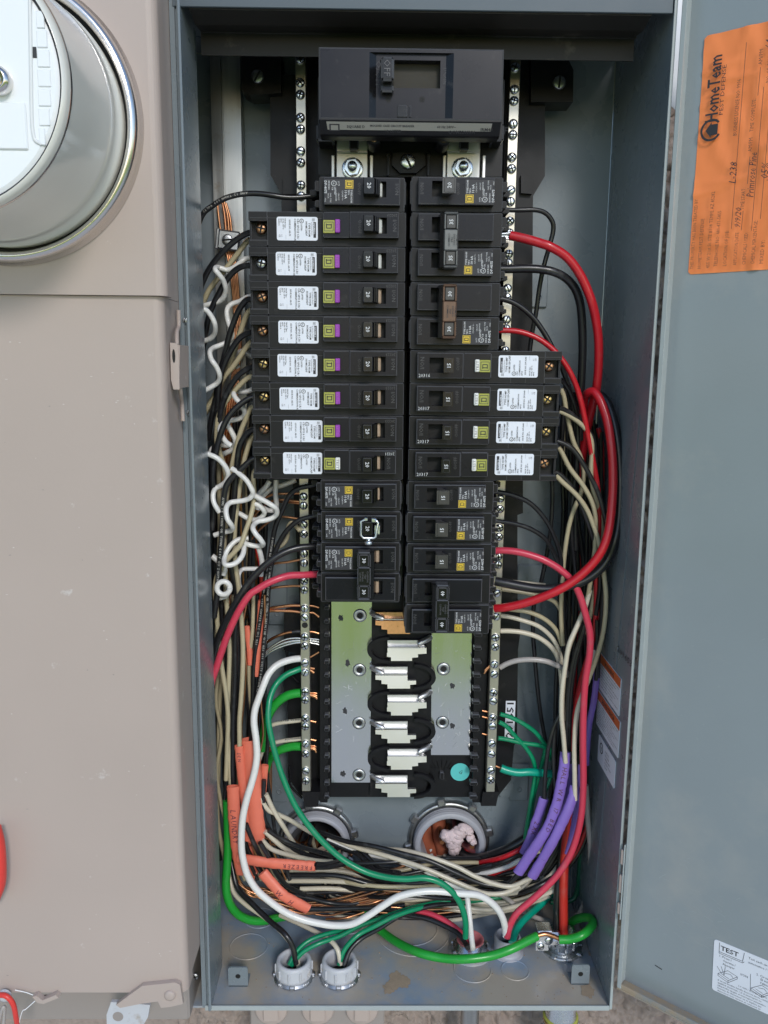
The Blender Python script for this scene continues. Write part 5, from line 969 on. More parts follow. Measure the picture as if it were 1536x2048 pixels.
# fill of the left trunk
random.seed(21)
for k in range(12):
    u = 432 + 8.6 * k + random.uniform(-3, 3); c_ = ['black', 'tan', 'black', 'copper', 'black', 'black', 'copper', 'tan', 'black', 'copper', 'black', 'black'][k]
    y = 90 + random.uniform(0, 22); du = lambda: random.uniform(-4, 4)
    W(c_, {'black': 'black wire in the shade of the left wire bundle', 'tan': 'cream wire in the shade of the left wire bundle', 'copper': 'bare copper in the shade of the left wire bundle'}[c_], 5 if c_ == 'copper' else 9.5, (y, y + 4, y), f'{u + 6},820 {u + du()},930 {u + du()},1060 {u + du()},1180 {u + 4 + du()},1300 {u + 2 + du()},1420 {u + du()},1540 {u + du()},1640 {u + 10 + k},1720', {'black': 'black wires deep in the left bundle', 'tan': 'cream wires deep in the left bundle', 'copper': 'coppers deep in the left bundle'}[c_])
# sleeves
def sleeve(col, label, wd, Y, pts, text=None, f0=.3, tsz=.6, flip=False, group=None, m='marker', ell=.62, sp=1.0):
    p, vm, ym = path(pts, Y); r = wd / 2 / sc(vm, ym); q = spline(p, 7); mb = MB(); c_ = 'sleeve_' + col
    rv = [r * (1 if i in (0, len(q) - 1) else 1 + .10 * noise.noise(Vector((i * .55, wd, vm)))) for i in range(len(q))]
    mb.tube(q, rv, c_, 16, cap=False, ell=ell); mb.tube(q, [a * .9 for a in rv], c_, 16, cap=False, ell=ell)
    for e in (0, -1):
        d = (q[1] - q[0]).normalized() if e == 0 else (q[-1] - q[-2]).normalized(); u = (EY - d * d.y).normalized(); b = d.cross(u)
        ring = [[q[e] + (u * math.cos(6.28318 * j / 16) * ell + b * math.sin(6.28318 * j / 16)) * rr for j in range(16)] for rr in (r, r * .9)]
        mb.add(ring[0] + ring[1], [(j, (j + 1) % 16, 16 + (j + 1) % 16, 16 + j) for j in range(16)], 'edge' if col == 'purple' else c_)
    o = mb.build(col + '_sleeve', o=q[0], label=label, cat='sleeve', group=group)
    if text:
        if flip: q = q[::-1]
        mb = MB(); L = [0]
        for i in range(1, len(q)): L.append(L[-1] + (q[i] - q[i - 1]).length)
        s_ = L[-1] * f0; sz = r * 2 * tsz
        for ch in text:
            if s_ > L[-1] - .5: break
            i = max(j for j in range(len(q) - 1) if L[j] <= s_); t_ = (q[i + 1] - q[i]).normalized(); pp = q[i] + t_ * (s_ - L[i])
            nn = (-EY + t_ * t_.y).normalized(); uy = nn.cross(t_).normalized()
            mb.text(ch, pp + nn * (r * ell + .15) - uy * sz * .36, sz, m, t_, uy, 'L', False, .95, .15); s_ += sz * .72 * sp * (.55 if ch in ' .1I' else 1)
        mb.build('handwriting', o)
    return o
sleeve('orange', 'orange sleeve with handwriting, upright beside the thick green wire', 25, (58, 56, 60, 66), '466,1572 467,1600 469,1640 473,1680 479,1720 484,1745', 'LAUNDRY', .22, .62)
sleeve('orange', 'orange sleeve half hidden behind a black wire, topmost of the wide ones', 18, (62, 64), '478,1491 481,1530 486,1575 492,1620 498,1680', 'DEN', .06, .5)
sleeve('orange', 'widest upright orange sleeve, behind the thick white wire', 36, (66, 64, 66), '499,1478 503,1520 507,1570 510,1620 513,1660 511,1682')
sleeve('orange', 'narrow orange sleeve right of the widest one', 15, (70, 70), '530,1530 527,1560 524,1600 521,1640 532,1665')
sleeve('orange', 'thin orange sleeve high up between two black wires', 14, (78, 78), '523,1200 521,1240 517,1280 514,1320 512,1352', 'BED', .3, .5)
sleeve('orange', 'thin dark orange sleeve leaning against the black wires', 12, (82, 80), '494,1252 496,1275 499,1300 501,1330')
sleeve('orange', 'orange sleeve lower end behind the horizontal one', 24, (84, 80), '496,1690 498,1715 503,1745 512,1752')
sleeve('orange', 'orange sleeve lying horizontally with upside down handwriting', 22, (56, 50, 46), '476,1717 500,1720 540,1726 580,1729 605,1731 630,1732', 'FREEZER', .02, .56, True)
sleeve('orange', 'orange sleeve slanting down to the right, marked W. H', 23, (44, 40, 44), '525,1745 545,1768 566,1790 590,1804 616,1818', 'W.  H', .36, .6, sp=1.15)
P1 = sleeve('purple', 'purple sleeve with the longest handwriting, second from left', 22, (66, 60, 56, 62), '1131,1504 1128,1535 1122,1570 1113,1610 1098,1650 1080,1680 1058,1712 1036,1746', 'HALL W/R  17  BED', .1, .6, m='marker')
sleeve('purple', 'plain purple sleeve in front, third from left', 21, (60, 54, 52, 58), '1150,1572 1146,1592 1136,1620 1122,1650 1106,1682 1084,1720 1064,1754', ':', .75, .6, m='marker')
sleeve('purple', 'leftmost purple sleeve with a handwritten 2', 20, (72, 70, 76), '1088,1596 1080,1622 1070,1650 1060,1680 1048,1706', '2XX', .36, .7, m='marker')
sleeve('purple', 'thin purple sleeve right beside the pinkish red wire, low', 13, (70, 66, 66), '1162,1530 1160,1560 1154,1605 1148,1650 1141,1685 1135,1708')
sleeve('purple', 'thin purple sleeve high up next to the warning labels', 13, (80, 80), '1193,1338 1192,1365 1188,1400 1180,1440 1175,1480 1172,1530')
sleeve('purple', 'purple sleeve mostly hidden behind the longest handwriting one', 16, (84, 84), '1140,1530 1140,1560 1134,1600 1118,1650 1100,1690')
# --- bundle across the bottom
random.seed(31)
top_lines = [('cream', '650,1668 704,1692 767,1710 834,1731 886,1752 938,1775 972,1787 1008,1786 1040,1772'), ('cream', '690,1688 756,1697 808,1701 860,1714 912,1733 951,1753 990,1768 1025,1772 1064,1754'), ('black', '640,1665 690,1682 745,1692 808,1708 860,1722 912,1746 960,1766 1000,1774'),
             ('black', '650,1680 700,1700 760,1712 830,1738 870,1752 910,1775 945,1786 985,1785 1015,1770 1040,1744'), ('white', '655,1678 720,1704 790,1720 850,1742 880,1760 920,1776 942,1778'), ('black', '686,1698 715,1708 735,1728 752,1742 784,1748'), ('black', '690,1690 722,1702 745,1724 765,1740 800,1746')]
names = ['lower long cream wire sagging from the left hub across to the purple sleeves', 'upper long cream wire sagging from the left hub across to the purple sleeves', 'black wire between the two long cream wires', 'black wire curving up into the purple sleeve with the longest handwriting', 'white wire ending in the middle of the bundle under the right hub', 'short black wire curling behind the long green wire, left one', 'short black wire curling behind the long green wire, right one']
for k, (c_, pts) in enumerate(top_lines): W(c_, names[k], 9.5, (112, 76 + 3 * k, 66 + 3 * k, 70), pts)
lows = [('black', 0, '560,1750 620,1750 680,1752 740,1768 800,1780 850,1778'), ('cream', 1, '570,1762 640,1762 690,1764 740,1772 800,1772 840,1762'), ('black', 2, '560,1772 630,1775 690,1776 750,1788 800,1790 860,1776 930,1764'), ('cream', 3, '600,1778 660,1777 710,1782 760,1794 820,1800 880,1795'), ('black', 4, '560,1782 620,1786 680,1784 730,1790 780,1796'), ('cream', 5, '580,1742 640,1741 690,1744 740,1756 790,1766 830,1764'),
        ('black', 6, '520,1735 545,1770 575,1786 620,1796 660,1806 700,1808 740,1800 790,1790 840,1782'), ('black', 7, '600,1820 650,1816 700,1816 760,1818 810,1810'), ('cream', 8, '690,1796 760,1796 830,1806 900,1812 980,1820 1040,1810 1110,1780'), ('cream', 9, '780,1800 850,1810 930,1815 1000,1812 1060,1800 1110,1770'), ('cream', 10, '860,1812 930,1822 990,1824 1050,1812 1100,1790'),
        ('black', 11, '970,1786 1020,1790 1070,1775 1110,1750 1132,1712'), ('cream', 12, '960,1786 1010,1788 1060,1778 1100,1752 1125,1720 1132,1710'), ('black', 13, '880,1752 940,1740 990,1728 1030,1715 1050,1704'), ('white', 14, '850,1758 900,1752 960,1748 1010,1735 1040,1720'), ('red', 15, '930,1757 970,1752 1010,1738 1040,1728'), ('red', 16, '960,1725 1000,1716 1030,1704 1050,1692'),
        ('black', 17, '900,1745 960,1738 1010,1722 1050,1700 1066,1690'), ('cream', 18, '1000,1790 1040,1778 1062,1756'), ('black', 19, '980,1776 1030,1772 1060,1752'), ('cream', 20, '820,1792 900,1800 970,1806 1040,1800 1090,1776 1120,1740')]
lab2 = {'black': 'black wire in the sagging bundle along the bottom', 'cream': 'cream wire in the sagging bundle along the bottom', 'white': 'white wire rising to the leftmost purple sleeve from the bundle', 'red': 'red wire in the sagging bundle below the right hub'}
lows_l = ['black wire leaving below the horizontal orange sleeve, upper', 'cream wire below the horizontal orange sleeve, third of its bundle', 'black wire sagging lowest to the middle of the bundle, then rising right', 'cream wire next to the bottom of the bundle, left half', 'short black wire low in the left half of the bundle', 'cream wire just under the horizontal orange sleeve', 'black wire looping in front from the W. H sleeve to the right', 'thick looking black wire right of the W. H sleeve end', 'longest cream wire at the bottom edge of the bundle, right half', 'cream wire above the lowest one at the right of the bundle', 'lowest cream wire, passing over the red-lipped fitting', 'black wire rising into the low thin purple sleeve', 'cream wire rising into the low thin purple sleeve', 'black wire rising to the leftmost purple sleeve', 'white wire rising to the leftmost purple sleeve', 'red wire rising between the purple sleeves, lower', 'red wire rising between the purple sleeves, upper', 'black wire under the thick dusty cable of the right hub', 'short cream wire entering the plain front purple sleeve from below', 'short black wire entering the plain front purple sleeve from below', 'cream wire rising right below the plain purple sleeve']
for c_, k, pts in lows: W(c_, lows_l[k], 9.5, (92 + (k * 7) % 20, 78 + (k * 5) % 26, 80 + (k * 3) % 20), pts, c_ + ' wires in the bottom bundle')
for k in range(14):
    y0 = 1700 + 8 * k; a = random.uniform(-6, 6); c_ = ['black', 'cream', 'black', 'copper'][k % 4]
    W(c_, 'wire deep in the bottom bundle behind the others' if c_ != 'copper' else 'bare copper deep in the bottom bundle', 9 if c_ != 'copper' else 5, (112, 108, 106), f'{600 + 5 * k},{1690 + 4 * k} {660 + a:.0f},{y0 + 18} {740 + a:.0f},{y0 + 34:.0f} {830 - a:.0f},{y0 + 40} {920 + a:.0f},{y0 + 34} {1010 - a:.0f},{y0 + 14} {1080},{y0 - 6}', 'wires deep in the bottom bundle' if c_ != 'copper' else 'coppers deep in the bottom bundle')
W('black', 'thick dusty black cable from the right hub, curving up to the right', 19, (150, 118, 96, 92), '905,1690 918,1702 935,1714 960,1716 990,1708 1020,1696 1050,1678 1068,1664')
W('pink', 'thick pinkish red cable coming out of the right hub beside the black one', 15, (160, 128, 104), '918,1680 940,1698 962,1712 990,1722 1020,1718')
# left hub entries
ent = [('cream', '512,1583 535,1618 552,1627 580,1640 610,1658 635,1672', 'cream wire from the widest sleeve curving into the left hub'), ('cream', '532,1588 548,1622 568,1655 590,1690 600,1700', 'cream wire crossing under another into the left hub'), ('cream', '530,1663 560,1690 580,1702 610,1712', 'cream wire from the narrow sleeve to the bundle'), ('cream', '524,1680 540,1696 560,1705 600,1715 640,1722 680,1722', 'cream wire from the bottom of the widest sleeve'),
       ('black', '528,1560 526,1620 534,1650 550,1672 580,1694 620,1712 660,1724', 'black wire round the left hub, lower'), ('black', '536,1660 560,1676 590,1690 630,1702 680,1716', 'black wire round the left hub, upper'), ('black', '520,1685 540,1720 552,1746 575,1772 610,1790', 'black wire from the widest sleeve passing over the horizontal one'), ('black', '492,1648 505,1680 520,1712 532,1736 540,1750', 'black wire running into the W. H sleeve'),
       ('black', '630,1728 655,1728 680,1722', 'black wire leaving the horizontal sleeve, upper'), ('black', '630,1735 660,1734 690,1728', 'black wire leaving the horizontal sleeve, lower'), ('black', '614,1818 660,1818 720,1816 780,1814', 'black wire leaving the W. H sleeve')]
for c_, pts, lab in ent: W(c_, lab, 9.5, (62, 70, 100) if 'W. H' not in lab and 'horizontal' not in lab else (48, 60, 80), pts)
for k in range(7):
    W('copper', 'bare copper wire around the mouth of the left hub', 4.5, (104, 120, 150), f'{530 + 9 * k},{1676 + (k * 11) % 22} {575 + 5 * k},{1684 + (k * 13) % 24} {610 + 3 * k},{1684 + (k * 5) % 12} {622 + 4 * k},{1668 + 3 * k}', 'coppers around the left hub')
for k in range(9):
    W('copper', 'bare copper wire sweeping along the lower left corner', 4.6, (96 + 3 * (k % 3), 92, 84), f'{455 + k},{1640 + 12 * k} {460 + 5 * k},{1735 + 7 * k} {488 + 8 * k},{1776 + (k * 5) % 24} {540 + 8 * k},{1796 + (k * 7) % 30} {600 + 8 * k},{1806 + (k * 11) % 26} {680 + 8 * k},{1796 + (k * 5) % 24} {760 + 6 * k},{1772 + (k * 7) % 24}', 'coppers in the lower left corner')
for k, pts in enumerate(('748,1748 790,1738 830,1720 850,1708', '762,1756 800,1744 840,1728', '700,1812 745,1806 778,1792', '652,1838 690,1836 728,1824')): W('copper', ['bare copper rising behind the long green wire, upper', 'bare copper rising behind the long green wire, lower', 'shiny bare copper above the thick white wire at bottom', 'bare copper under the thick white wire at bottom'][k], 5, (88, 84, 90), pts)
W('cream', 'ribbed cream wire to the left white bushing, from the lower left corner', 9, (92, 70, 44, 36), '458,1740 466,1782 490,1808 525,1832 555,1856 580,1885 594,1915 597,1935')
W('black', 'black wire dropping into the left white bushing', 11, (90, 66, 40, 34), '462,1720 475,1775 505,1808 540,1842 570,1868 586,1896 592,1928')
W('cream', 'cream wire dropping into the right white bushing', 9.5, (80, 60, 40, 34), '560,1830 600,1848 640,1868 664,1884 676,1902 681,1930')
W('green', 'green wire from the left white bushing, upper of the pair', 9, (34, 46, 66, 84), '578,1930 594,1902 620,1880 660,1866 700,1858 760,1836 830,1814 900,1800')
W('green', 'green wire from the left white bushing, lower of the pair', 9, (34, 42, 62, 98, 108), '582,1932 606,1904 640,1886 680,1872 720,1852 780,1832 850,1816 920,1804 990,1792 1060,1776')
W('green', 'green wire from the right white bushing', 9.5, (34, 44, 66, 96, 106), '678,1930 690,1898 716,1870 750,1852 790,1832 840,1816 900,1807 960,1800 1020,1790 1080,1770')
W('black', 'black wire from the right white bushing', 10, (34, 46, 66, 86), '688,1932 700,1900 724,1876 760,1856 800,1832 860,1812 920,1806')
W('pinkred', 'red wire going into the red-lipped fitting', 11, (84, 66, 46), '826,1820 862,1828 895,1844 918,1862 932,1880 938,1896')
W('black', 'black wire going into the red-lipped fitting', 11, (84, 64, 44), '800,1828 850,1836 890,1852 915,1866 930,1884 936,1896')
W('white', 'short white wire standing straight up from the red-lipped fitting', 11, (62, 50, 44), '934,1790 937,1815 940,1845 943,1875 946,1900')
W('teal', 'short teal green wire in the grey threaded fitting', 14, (104, 96, 78, 64, 52), '1112,1772 1098,1792 1078,1812 1058,1830 1042,1846 1030,1866 1024,1886')
random.seed(61)
for k in range(16):
    u, v = random.uniform(596, 676), random.uniform(1648, 1712); c_ = ['copper', 'copper', 'brown', 'tan', 'copper', 'black'][k % 6]; du = random.uniform(-14, 14)
    W(c_, {'copper': 'bare copper wire packed inside the left hub', 'brown': 'brown wire packed inside the left hub', 'tan': 'tan wire packed inside the left hub', 'black': 'black wire packed inside the left hub'}[c_], {'copper': 5}.get(c_, 8), (160, 132, 116), f'{u:.0f},{v - 6:.0f} {u + du * .5:.0f},{v + 8:.0f} {u + du:.0f},{v + 24:.0f} {u + du * 2.2:.0f},{v + 42:.0f}', c_ + ' wires packed inside the left hub')
for k, (u, v, c_) in enumerate(((895, 1652, 'brown'), (908, 1645, 'pink'), (948, 1664, 'brown'), (950, 1690, 'grey'), (930, 1690, 'red'), (878, 1655, 'brown'), (942, 1700, 'black'), (868, 1700, 'red'))):
    W(c_, ['brown wire packed above the foam in the right hub', 'pinkish wire packed above the foam in the right hub', 'brown wire packed right of the foam in the right hub', 'grey wire packed right of the foam in the right hub', 'red wire packed below the foam in the right hub', 'brown wire packed between orange cables and foam', 'black wire packed below the foam in the right hub', 'red wire packed below the orange cables'][k], 9, (190, 150, 128), f'{u},{v - 12} {u + 2},{v + 8} {u + (6 if k % 2 else -4)},{v + 30}')
random.seed(83)
for k in range(12):
    u = 440 + 8.2 * k; c_ = ['tan', 'black', 'copper', 'black'][k % 4]; y = 70 + random.uniform(0, 18); du = lambda: random.uniform(-9, 9)
    W(c_, 'thin ' + {'tan': 'cream', 'black': 'black', 'copper': 'bare copper'}[c_] + ' strand winding down among the lower left wires', 4.6 if c_ == 'copper' else 8, (y, y + 8, y), f'{u + du():.0f},1190 {u + du():.0f},1260 {u + du():.0f},1330 {u + du():.0f},1400 {u + du():.0f},1470 {u + du():.0f},1540 {u + 6 + du():.0f},1610 {u + 20 + du():.0f},1690 {u + 50:.0f},1760', 'thin ' + c_ + ' strands low in the left gutter')
for k in range(14):
    c_ = ['black', 'tan', 'black', 'copper', 'grey'][k % 5]; y = 66 + random.uniform(0, 22); v0 = 1712 + 7 * k; du = lambda: random.uniform(-8, 8); s0 = 615 + 14 * (k % 6)
    W(c_, 'thin ' + {'tan': 'cream', 'black': 'black', 'copper': 'bare copper', 'grey': 'off-white'}[c_] + ' strand tangled in the bundle under the two hubs', 4.6 if c_ == 'copper' else 8, (112, y, y + 10, 114), f'{s0},{v0 - 14 + du():.0f} {s0 + 70},{v0 + 6 + du():.0f} {s0 + 150},{v0 + 16 + du():.0f} {s0 + 235},{v0 + 12 + du():.0f} {s0 + 310},{v0 + 10 + du():.0f} {s0 + 370},{v0 + 8}', 'thin ' + c_ + ' strands under the hubs')
# ground clamp wire
W('lime', 'very thick bright green ground wire sagging across the bottom to the clamp', 17, (100, 72, 34, 22, 24, 34), '726,1822 745,1846 770,1868 800,1888 840,1906 885,1916 930,1918 980,1912 1020,1899 1050,1884 1074,1872')
W('copper', 'bare copper strands held in the ground clamp', 9, (34, 36), '1072,1872 1090,1868 1106,1872 1122,1879', cat='wire')
W('lime', 'very thick green wire loop at the right of the ground clamp', 17, (36, 34, 50, 78, 96), '1118,1879 1140,1878 1162,1871 1178,1859 1186,1846 1180,1836 1165,1835 1150,1840 1138,1850 1134,1862')
# right gutter
o = W('red', 'thick red wire from the 35 amp breaker arching down the right side', 18, (62, 56, 60, 76, 104), '1020,471 1040,475 1060,480 1080,486 1100,493 1130,511 1152,536 1170,568 1184,605 1192,640 1197,680 1197,730 1193,775 1184,815 1174,860 1164,920 1156,1000'); bare(o, '998,471 1010,472 1026,472', 62, 4, 4, 'zinc')
W('black', 'thick black wire from the 35 amp breaker', 17, (64, 62, 74, 92), '1000,538 1020,538 1045,537 1075,538 1105,543 1130,555 1148,574 1158,598 1163,630 1165,680 1164,730 1161,800 1160,880')
W('black', 'thin black wire from the top right breaker, hanging free against the back', 9, (66, 74, 92, 112), '996,417 1020,420 1042,420 1072,420 1092,427 1105,444 1106,464 1098,495 1087,535 1079,575 1072,626 1063,675 1060,720 1070,800 1090,880 1104,960 1102,1050 1092,1117 1080,1172 1068,1210 1066,1260 1070,1320 1077,1395 1086,1455 1098,1512')
W('black', 'black wire from the upper pole of the right 30 amp breaker', 11, (62, 66, 84), '988,596 1005,598 1024,604 1046,617 1068,637 1088,665 1104,694 1124,735 1140,785 1150,850 1152,920 1150,1000 1152,1100')
W('red', 'thin red wire from the lower pole of the right 30 amp breaker', 11, (62, 58, 70, 86), '990,661 1010,661 1030,662 1052,667 1078,678 1104,697 1124,719 1142,748 1156,782 1167,825 1176,870 1187,926 1196,982 1198,1049 1194,1110 1192,1200 1189,1264 1174,1320 1160,1370 1148,1440 1142,1500')
W('red', 'thick red wire from the 40 amp breaker, rising to a bend at the right wall', 17.5, (62, 46, 44, 56, 72, 110), '990,1217 1010,1215 1040,1209 1072,1199 1105,1186 1135,1170 1162,1150 1188,1124 1206,1096 1217,1062 1223,1020 1226,970 1225,920 1220,870 1212,832 1200,800 1188,784 1176,786 1168,800 1164,850 1160,920 1154,1000')
W('black', 'thick black wire from the 40 amp breaker, rising along the right wall', 19, (62, 54, 52, 64, 84), '990,1162 1010,1166 1040,1172 1072,1177 1105,1178 1138,1172 1170,1160 1198,1140 1218,1114 1230,1080 1237,1040 1240,985 1239,930 1234,880 1226,840 1216,810 1205,795 1195,790 1186,800')
W('pinkred', 'pinkish red wire from the lowest short 15 amp breaker, down to the grey threaded fitting', 14, (62, 54, 52, 52, 48, 44), '988,1102 1005,1101 1030,1103 1060,1110 1090,1121 1120,1139 1144,1162 1160,1192 1172,1232 1180,1268 1179,1310 1171,1360 1167,1420 1166,1490 1167,1560 1164,1620 1155,1668 1140,1710 1117,1747 1090,1776 1060,1803 1034,1826 1020,1850 1014,1875')
rt = [('tan', 'cream wire from the topmost long right breaker', (66, 74, 84), '1122,778 1128,795 1133,825 1146,881 1160,912 1168,945 1162,985 1146,1024 1136,1061 1128,1117 1124,1173 1122,1230 1126,1290'), ('tan', 'cream wire from the second long right breaker', (62, 66, 80), '1118,822 1130,827 1153,841 1174,862 1184,890 1182,945 1187,982 1197,1016 1204,1061 1202,1110 1190,1180 1178,1240 1160,1280'),
      ('tan', 'cream wire from the third long right breaker', (62, 64, 76), '1117,894 1124,906 1140,937 1166,971 1184,1005 1191,1040 1190,1094 1184,1140 1174,1200 1158,1245 1138,1295 1129,1345 1124,1410 1126,1460 1130,1510'), ('tan', 'cream wire from the lowest long right breaker', (60, 60, 72), '1112,950 1124,963 1152,989 1172,1016 1186,1049 1199,1090 1208,1150 1212,1200 1207,1260 1192,1318 1168,1383 1154,1426 1149,1480 1149,1530 1149,1580'),
      ('black', 'black wire from the topmost long right breaker', (66, 76, 90), '1122,760 1130,768 1142,790 1153,830 1155,900 1150,960 1144,1020 1144,1080 1152,1150 1160,1220'), ('black', 'black wire from the second long right breaker', (60, 68, 86), '1118,815 1134,822 1155,838 1176,860 1188,885 1192,940 1190,1000 1192,1050 1186,1130'),
      ('black', 'black wire from the third long right breaker', (58, 58, 74), '1114,882 1130,888 1147,900 1165,925 1182,955 1196,985 1209,1027 1215,1061 1212,1130 1206,1200 1202,1265 1196,1310 1194,1345'), ('black', 'black wire from the lowest long right breaker', (60, 62, 72), '1110,943 1124,952 1140,970 1158,1000 1172,1035 1186,1075 1197,1112 1200,1170 1192,1230'),
      ('black', 'black wire from the uppermost short 15 amp breaker', (62, 72, 88), '980,983 1000,985 1027,991 1061,1007 1090,1038 1108,1072 1121,1112 1124,1160 1128,1230 1134,1300'), ('black', 'black wire from the middle short 15 amp breaker', (62, 72, 88), '980,1040 1000,1043 1027,1047 1061,1058 1090,1077 1108,1106 1120,1139 1126,1190 1130,1260')]
for c_, lab, y, pts in rt: W(c_, lab, 9.5, y, pts)
wr = [('cream', '1000,1262 1020,1262 1046,1265 1075,1274 1098,1290 1113,1310 1121,1340 1124,1380 1128,1440', 'lowest of the arched cream wires at the right bar', 10), ('cream', '1000,1231 1020,1234 1046,1241 1078,1253 1104,1276 1120,1308 1128,1350', 'cream wire second from the lowest arch at the right bar', 9), ('tan', '1000,1216 1022,1219 1057,1224 1089,1238 1112,1260 1124,1290', 'cream wire behind the thick red 40 amp wire', 9),
      ('cream', '998,1160 1020,1163 1050,1166 1090,1170', 'cream wire above the thick black 40 amp wire', 8), ('tan', '998,1178 1030,1182 1072,1190 1110,1204 1128,1235', 'cream wire below the thick black 40 amp wire', 9)]
for c_, pts, lab, wd in wr: W(c_, lab, wd, (86, 84, 88), pts)
o = W('grey', 'pinkish white arched wire on the right bar, below the other arches', 11, (84, 78, 80), '1000,1335 1015,1327 1035,1321 1063,1319 1090,1322 1112,1330 1128,1338 1136,1352'); bare(o, '980,1332 974,1338 969,1344', 84, 4, 3)
for pts, lab, wd, c_, v in (('1000,1428 1020,1434 1046,1447 1072,1466 1092,1494 1098,1520', 'upper thin green wire on the lower right bar', 9, 'green', 1424), ('998,1444 1012,1452 1030,1472 1052,1496 1067,1522 1070,1550 1064,1590 1056,1640 1048,1690', 'middle thin green wire on the lower right bar, falling to the bundle', 9, 'green', 1436), ('996,1476 1015,1479 1046,1486 1080,1491 1100,1500 1106,1516', 'lower thin green wire on the lower right bar', 9, 'green', 1470)):
    o = W(c_, lab, wd, (84, 86, 92), pts); bare(o, f'980,{v} 972,{v - 1} 964,{v - 3}', 85, 4.5)
W('green', 'thin green wire bending down from the upper ones to the bundle', 8, (92, 96, 100), '1091,1492 1088,1510 1078,1550 1068,1590 1060,1640 1050,1690 1042,1720')
W('green', 'thin green wire dropping into the leftmost purple sleeve', 7, (92, 82), '1104,1540 1098,1565 1090,1585 1086,1604')
o = W('teal', 'short thick teal wire with a cut end on the lower right bar', 16, (82, 80, 86), '1002,1536 1015,1541 1035,1545 1060,1544 1085,1546 1108,1548'); bare(o, '984,1530 994,1533 1004,1537', 84, 4)
W('cream', 'cream wire running down into the purple sleeve with the longest handwriting', 10, (66, 58, 56, 62), '1180,1180 1170,1215 1153,1254 1138,1290 1130,1335 1124,1380 1123,1430 1127,1475 1131,1525')
W('cream', 'cream wire running down into the plain front purple sleeve', 10, (72, 62, 56), '1190,1300 1184,1330 1168,1380 1154,1425 1149,1480 1149,1540 1150,1600')
for k, (pts) in enumerate(('1168,1250 1158,1285 1146,1325 1138,1380 1135,1440 1135,1510 1133,1540', '1172,1240 1164,1275 1150,1330 1142,1390 1139,1460 1138,1520', '1194,1240 1195,1290 1194,1330 1192,1360', '1204,1200 1200,1270 1197,1320 1196,1355', '1122,1425 1108,1455 1098,1490 1091,1540 1088,1610', '1112,1440 1107,1490 1108,1540 1112,1600 1100,1660')):
    W('black', ['black wire entering the longest handwriting sleeve, left one', 'black wire entering the longest handwriting sleeve, right one', 'black wire entering the thin high purple sleeve, left one', 'black wire entering the thin high purple sleeve, right one', 'thin black wire dropping into the leftmost purple sleeve', 'thin black wire behind the short teal wire'][k], 8.5, (72, 70, 72), pts)
W('tan', 'cream wire beside the pinkish red wire, next to the right wall', 9, (82, 84), '1214,1140 1214,1190 1209,1250 1199,1300 1190,1340')
random.seed(44)
for k in range(14):
    u = 1122 + 6.4 * k; c_ = ['black', 'black', 'tan', 'black', 'black', 'red', 'black'][k % 7]; y = 92 + random.uniform(0, 24); du = lambda: random.uniform(-7, 7)
    W(c_, {'black': 'black wire in the shade of the right wire bundle', 'tan': 'cream wire in the shade of the right wire bundle', 'red': 'red wire in the shade of the right wire bundle'}[c_], 9.5, (y, y + 4, y), f'{u + 10 - k},{760 + 8 * k} {u + du():.0f},900 {u + du():.0f},1020 {u + du() + 4:.0f},1140 {u + du():.0f},1260 {u + du() - 3:.0f},1380 {u - 8 + du():.0f},1500 {u - 16 + du():.0f},1600 {u - 40 + du():.0f},1690 {u - 80:.0f},1750', c_ + ' wires deep in the right bundle')
W('orange_red', 'thick bright red service wire entering the clamp fitting', 18, (92, 84, 66), '1150,1560 1142,1610 1134,1665 1129,1720 1127,1780 1127,1870')
W('black', 'thick black service wire entering the clamp fitting', 17, (98, 90, 70), '1138,1590 1130,1660 1122,1720 1116,1780 1113,1870')
W('grey', 'off-white wire hanging close to the right wall, hooking left at the bottom', 11, (82, 84, 96, 104), '1172,1570 1176,1640 1181,1700 1179,1755 1172,1795 1160,1824 1140,1841')
W('grey', 'off-white printed wire slanting down to the clamp fitting', 10, (92, 92, 96), '990,1780 1015,1798 1046,1822 1075,1836 1100,1842')
W('darkgreen', 'dark green wire in the shade near the right wall', 10, (112, 112, 108), '1168,1640 1162,1700 1158,1750 1156,1775 1148,1796 1130,1804 1100,1804')
W('green', 'thin green wire glimpsed low in the bundle under the right hub', 8, (100, 98), '870,1812 920,1798 970,1788 1010,1776')
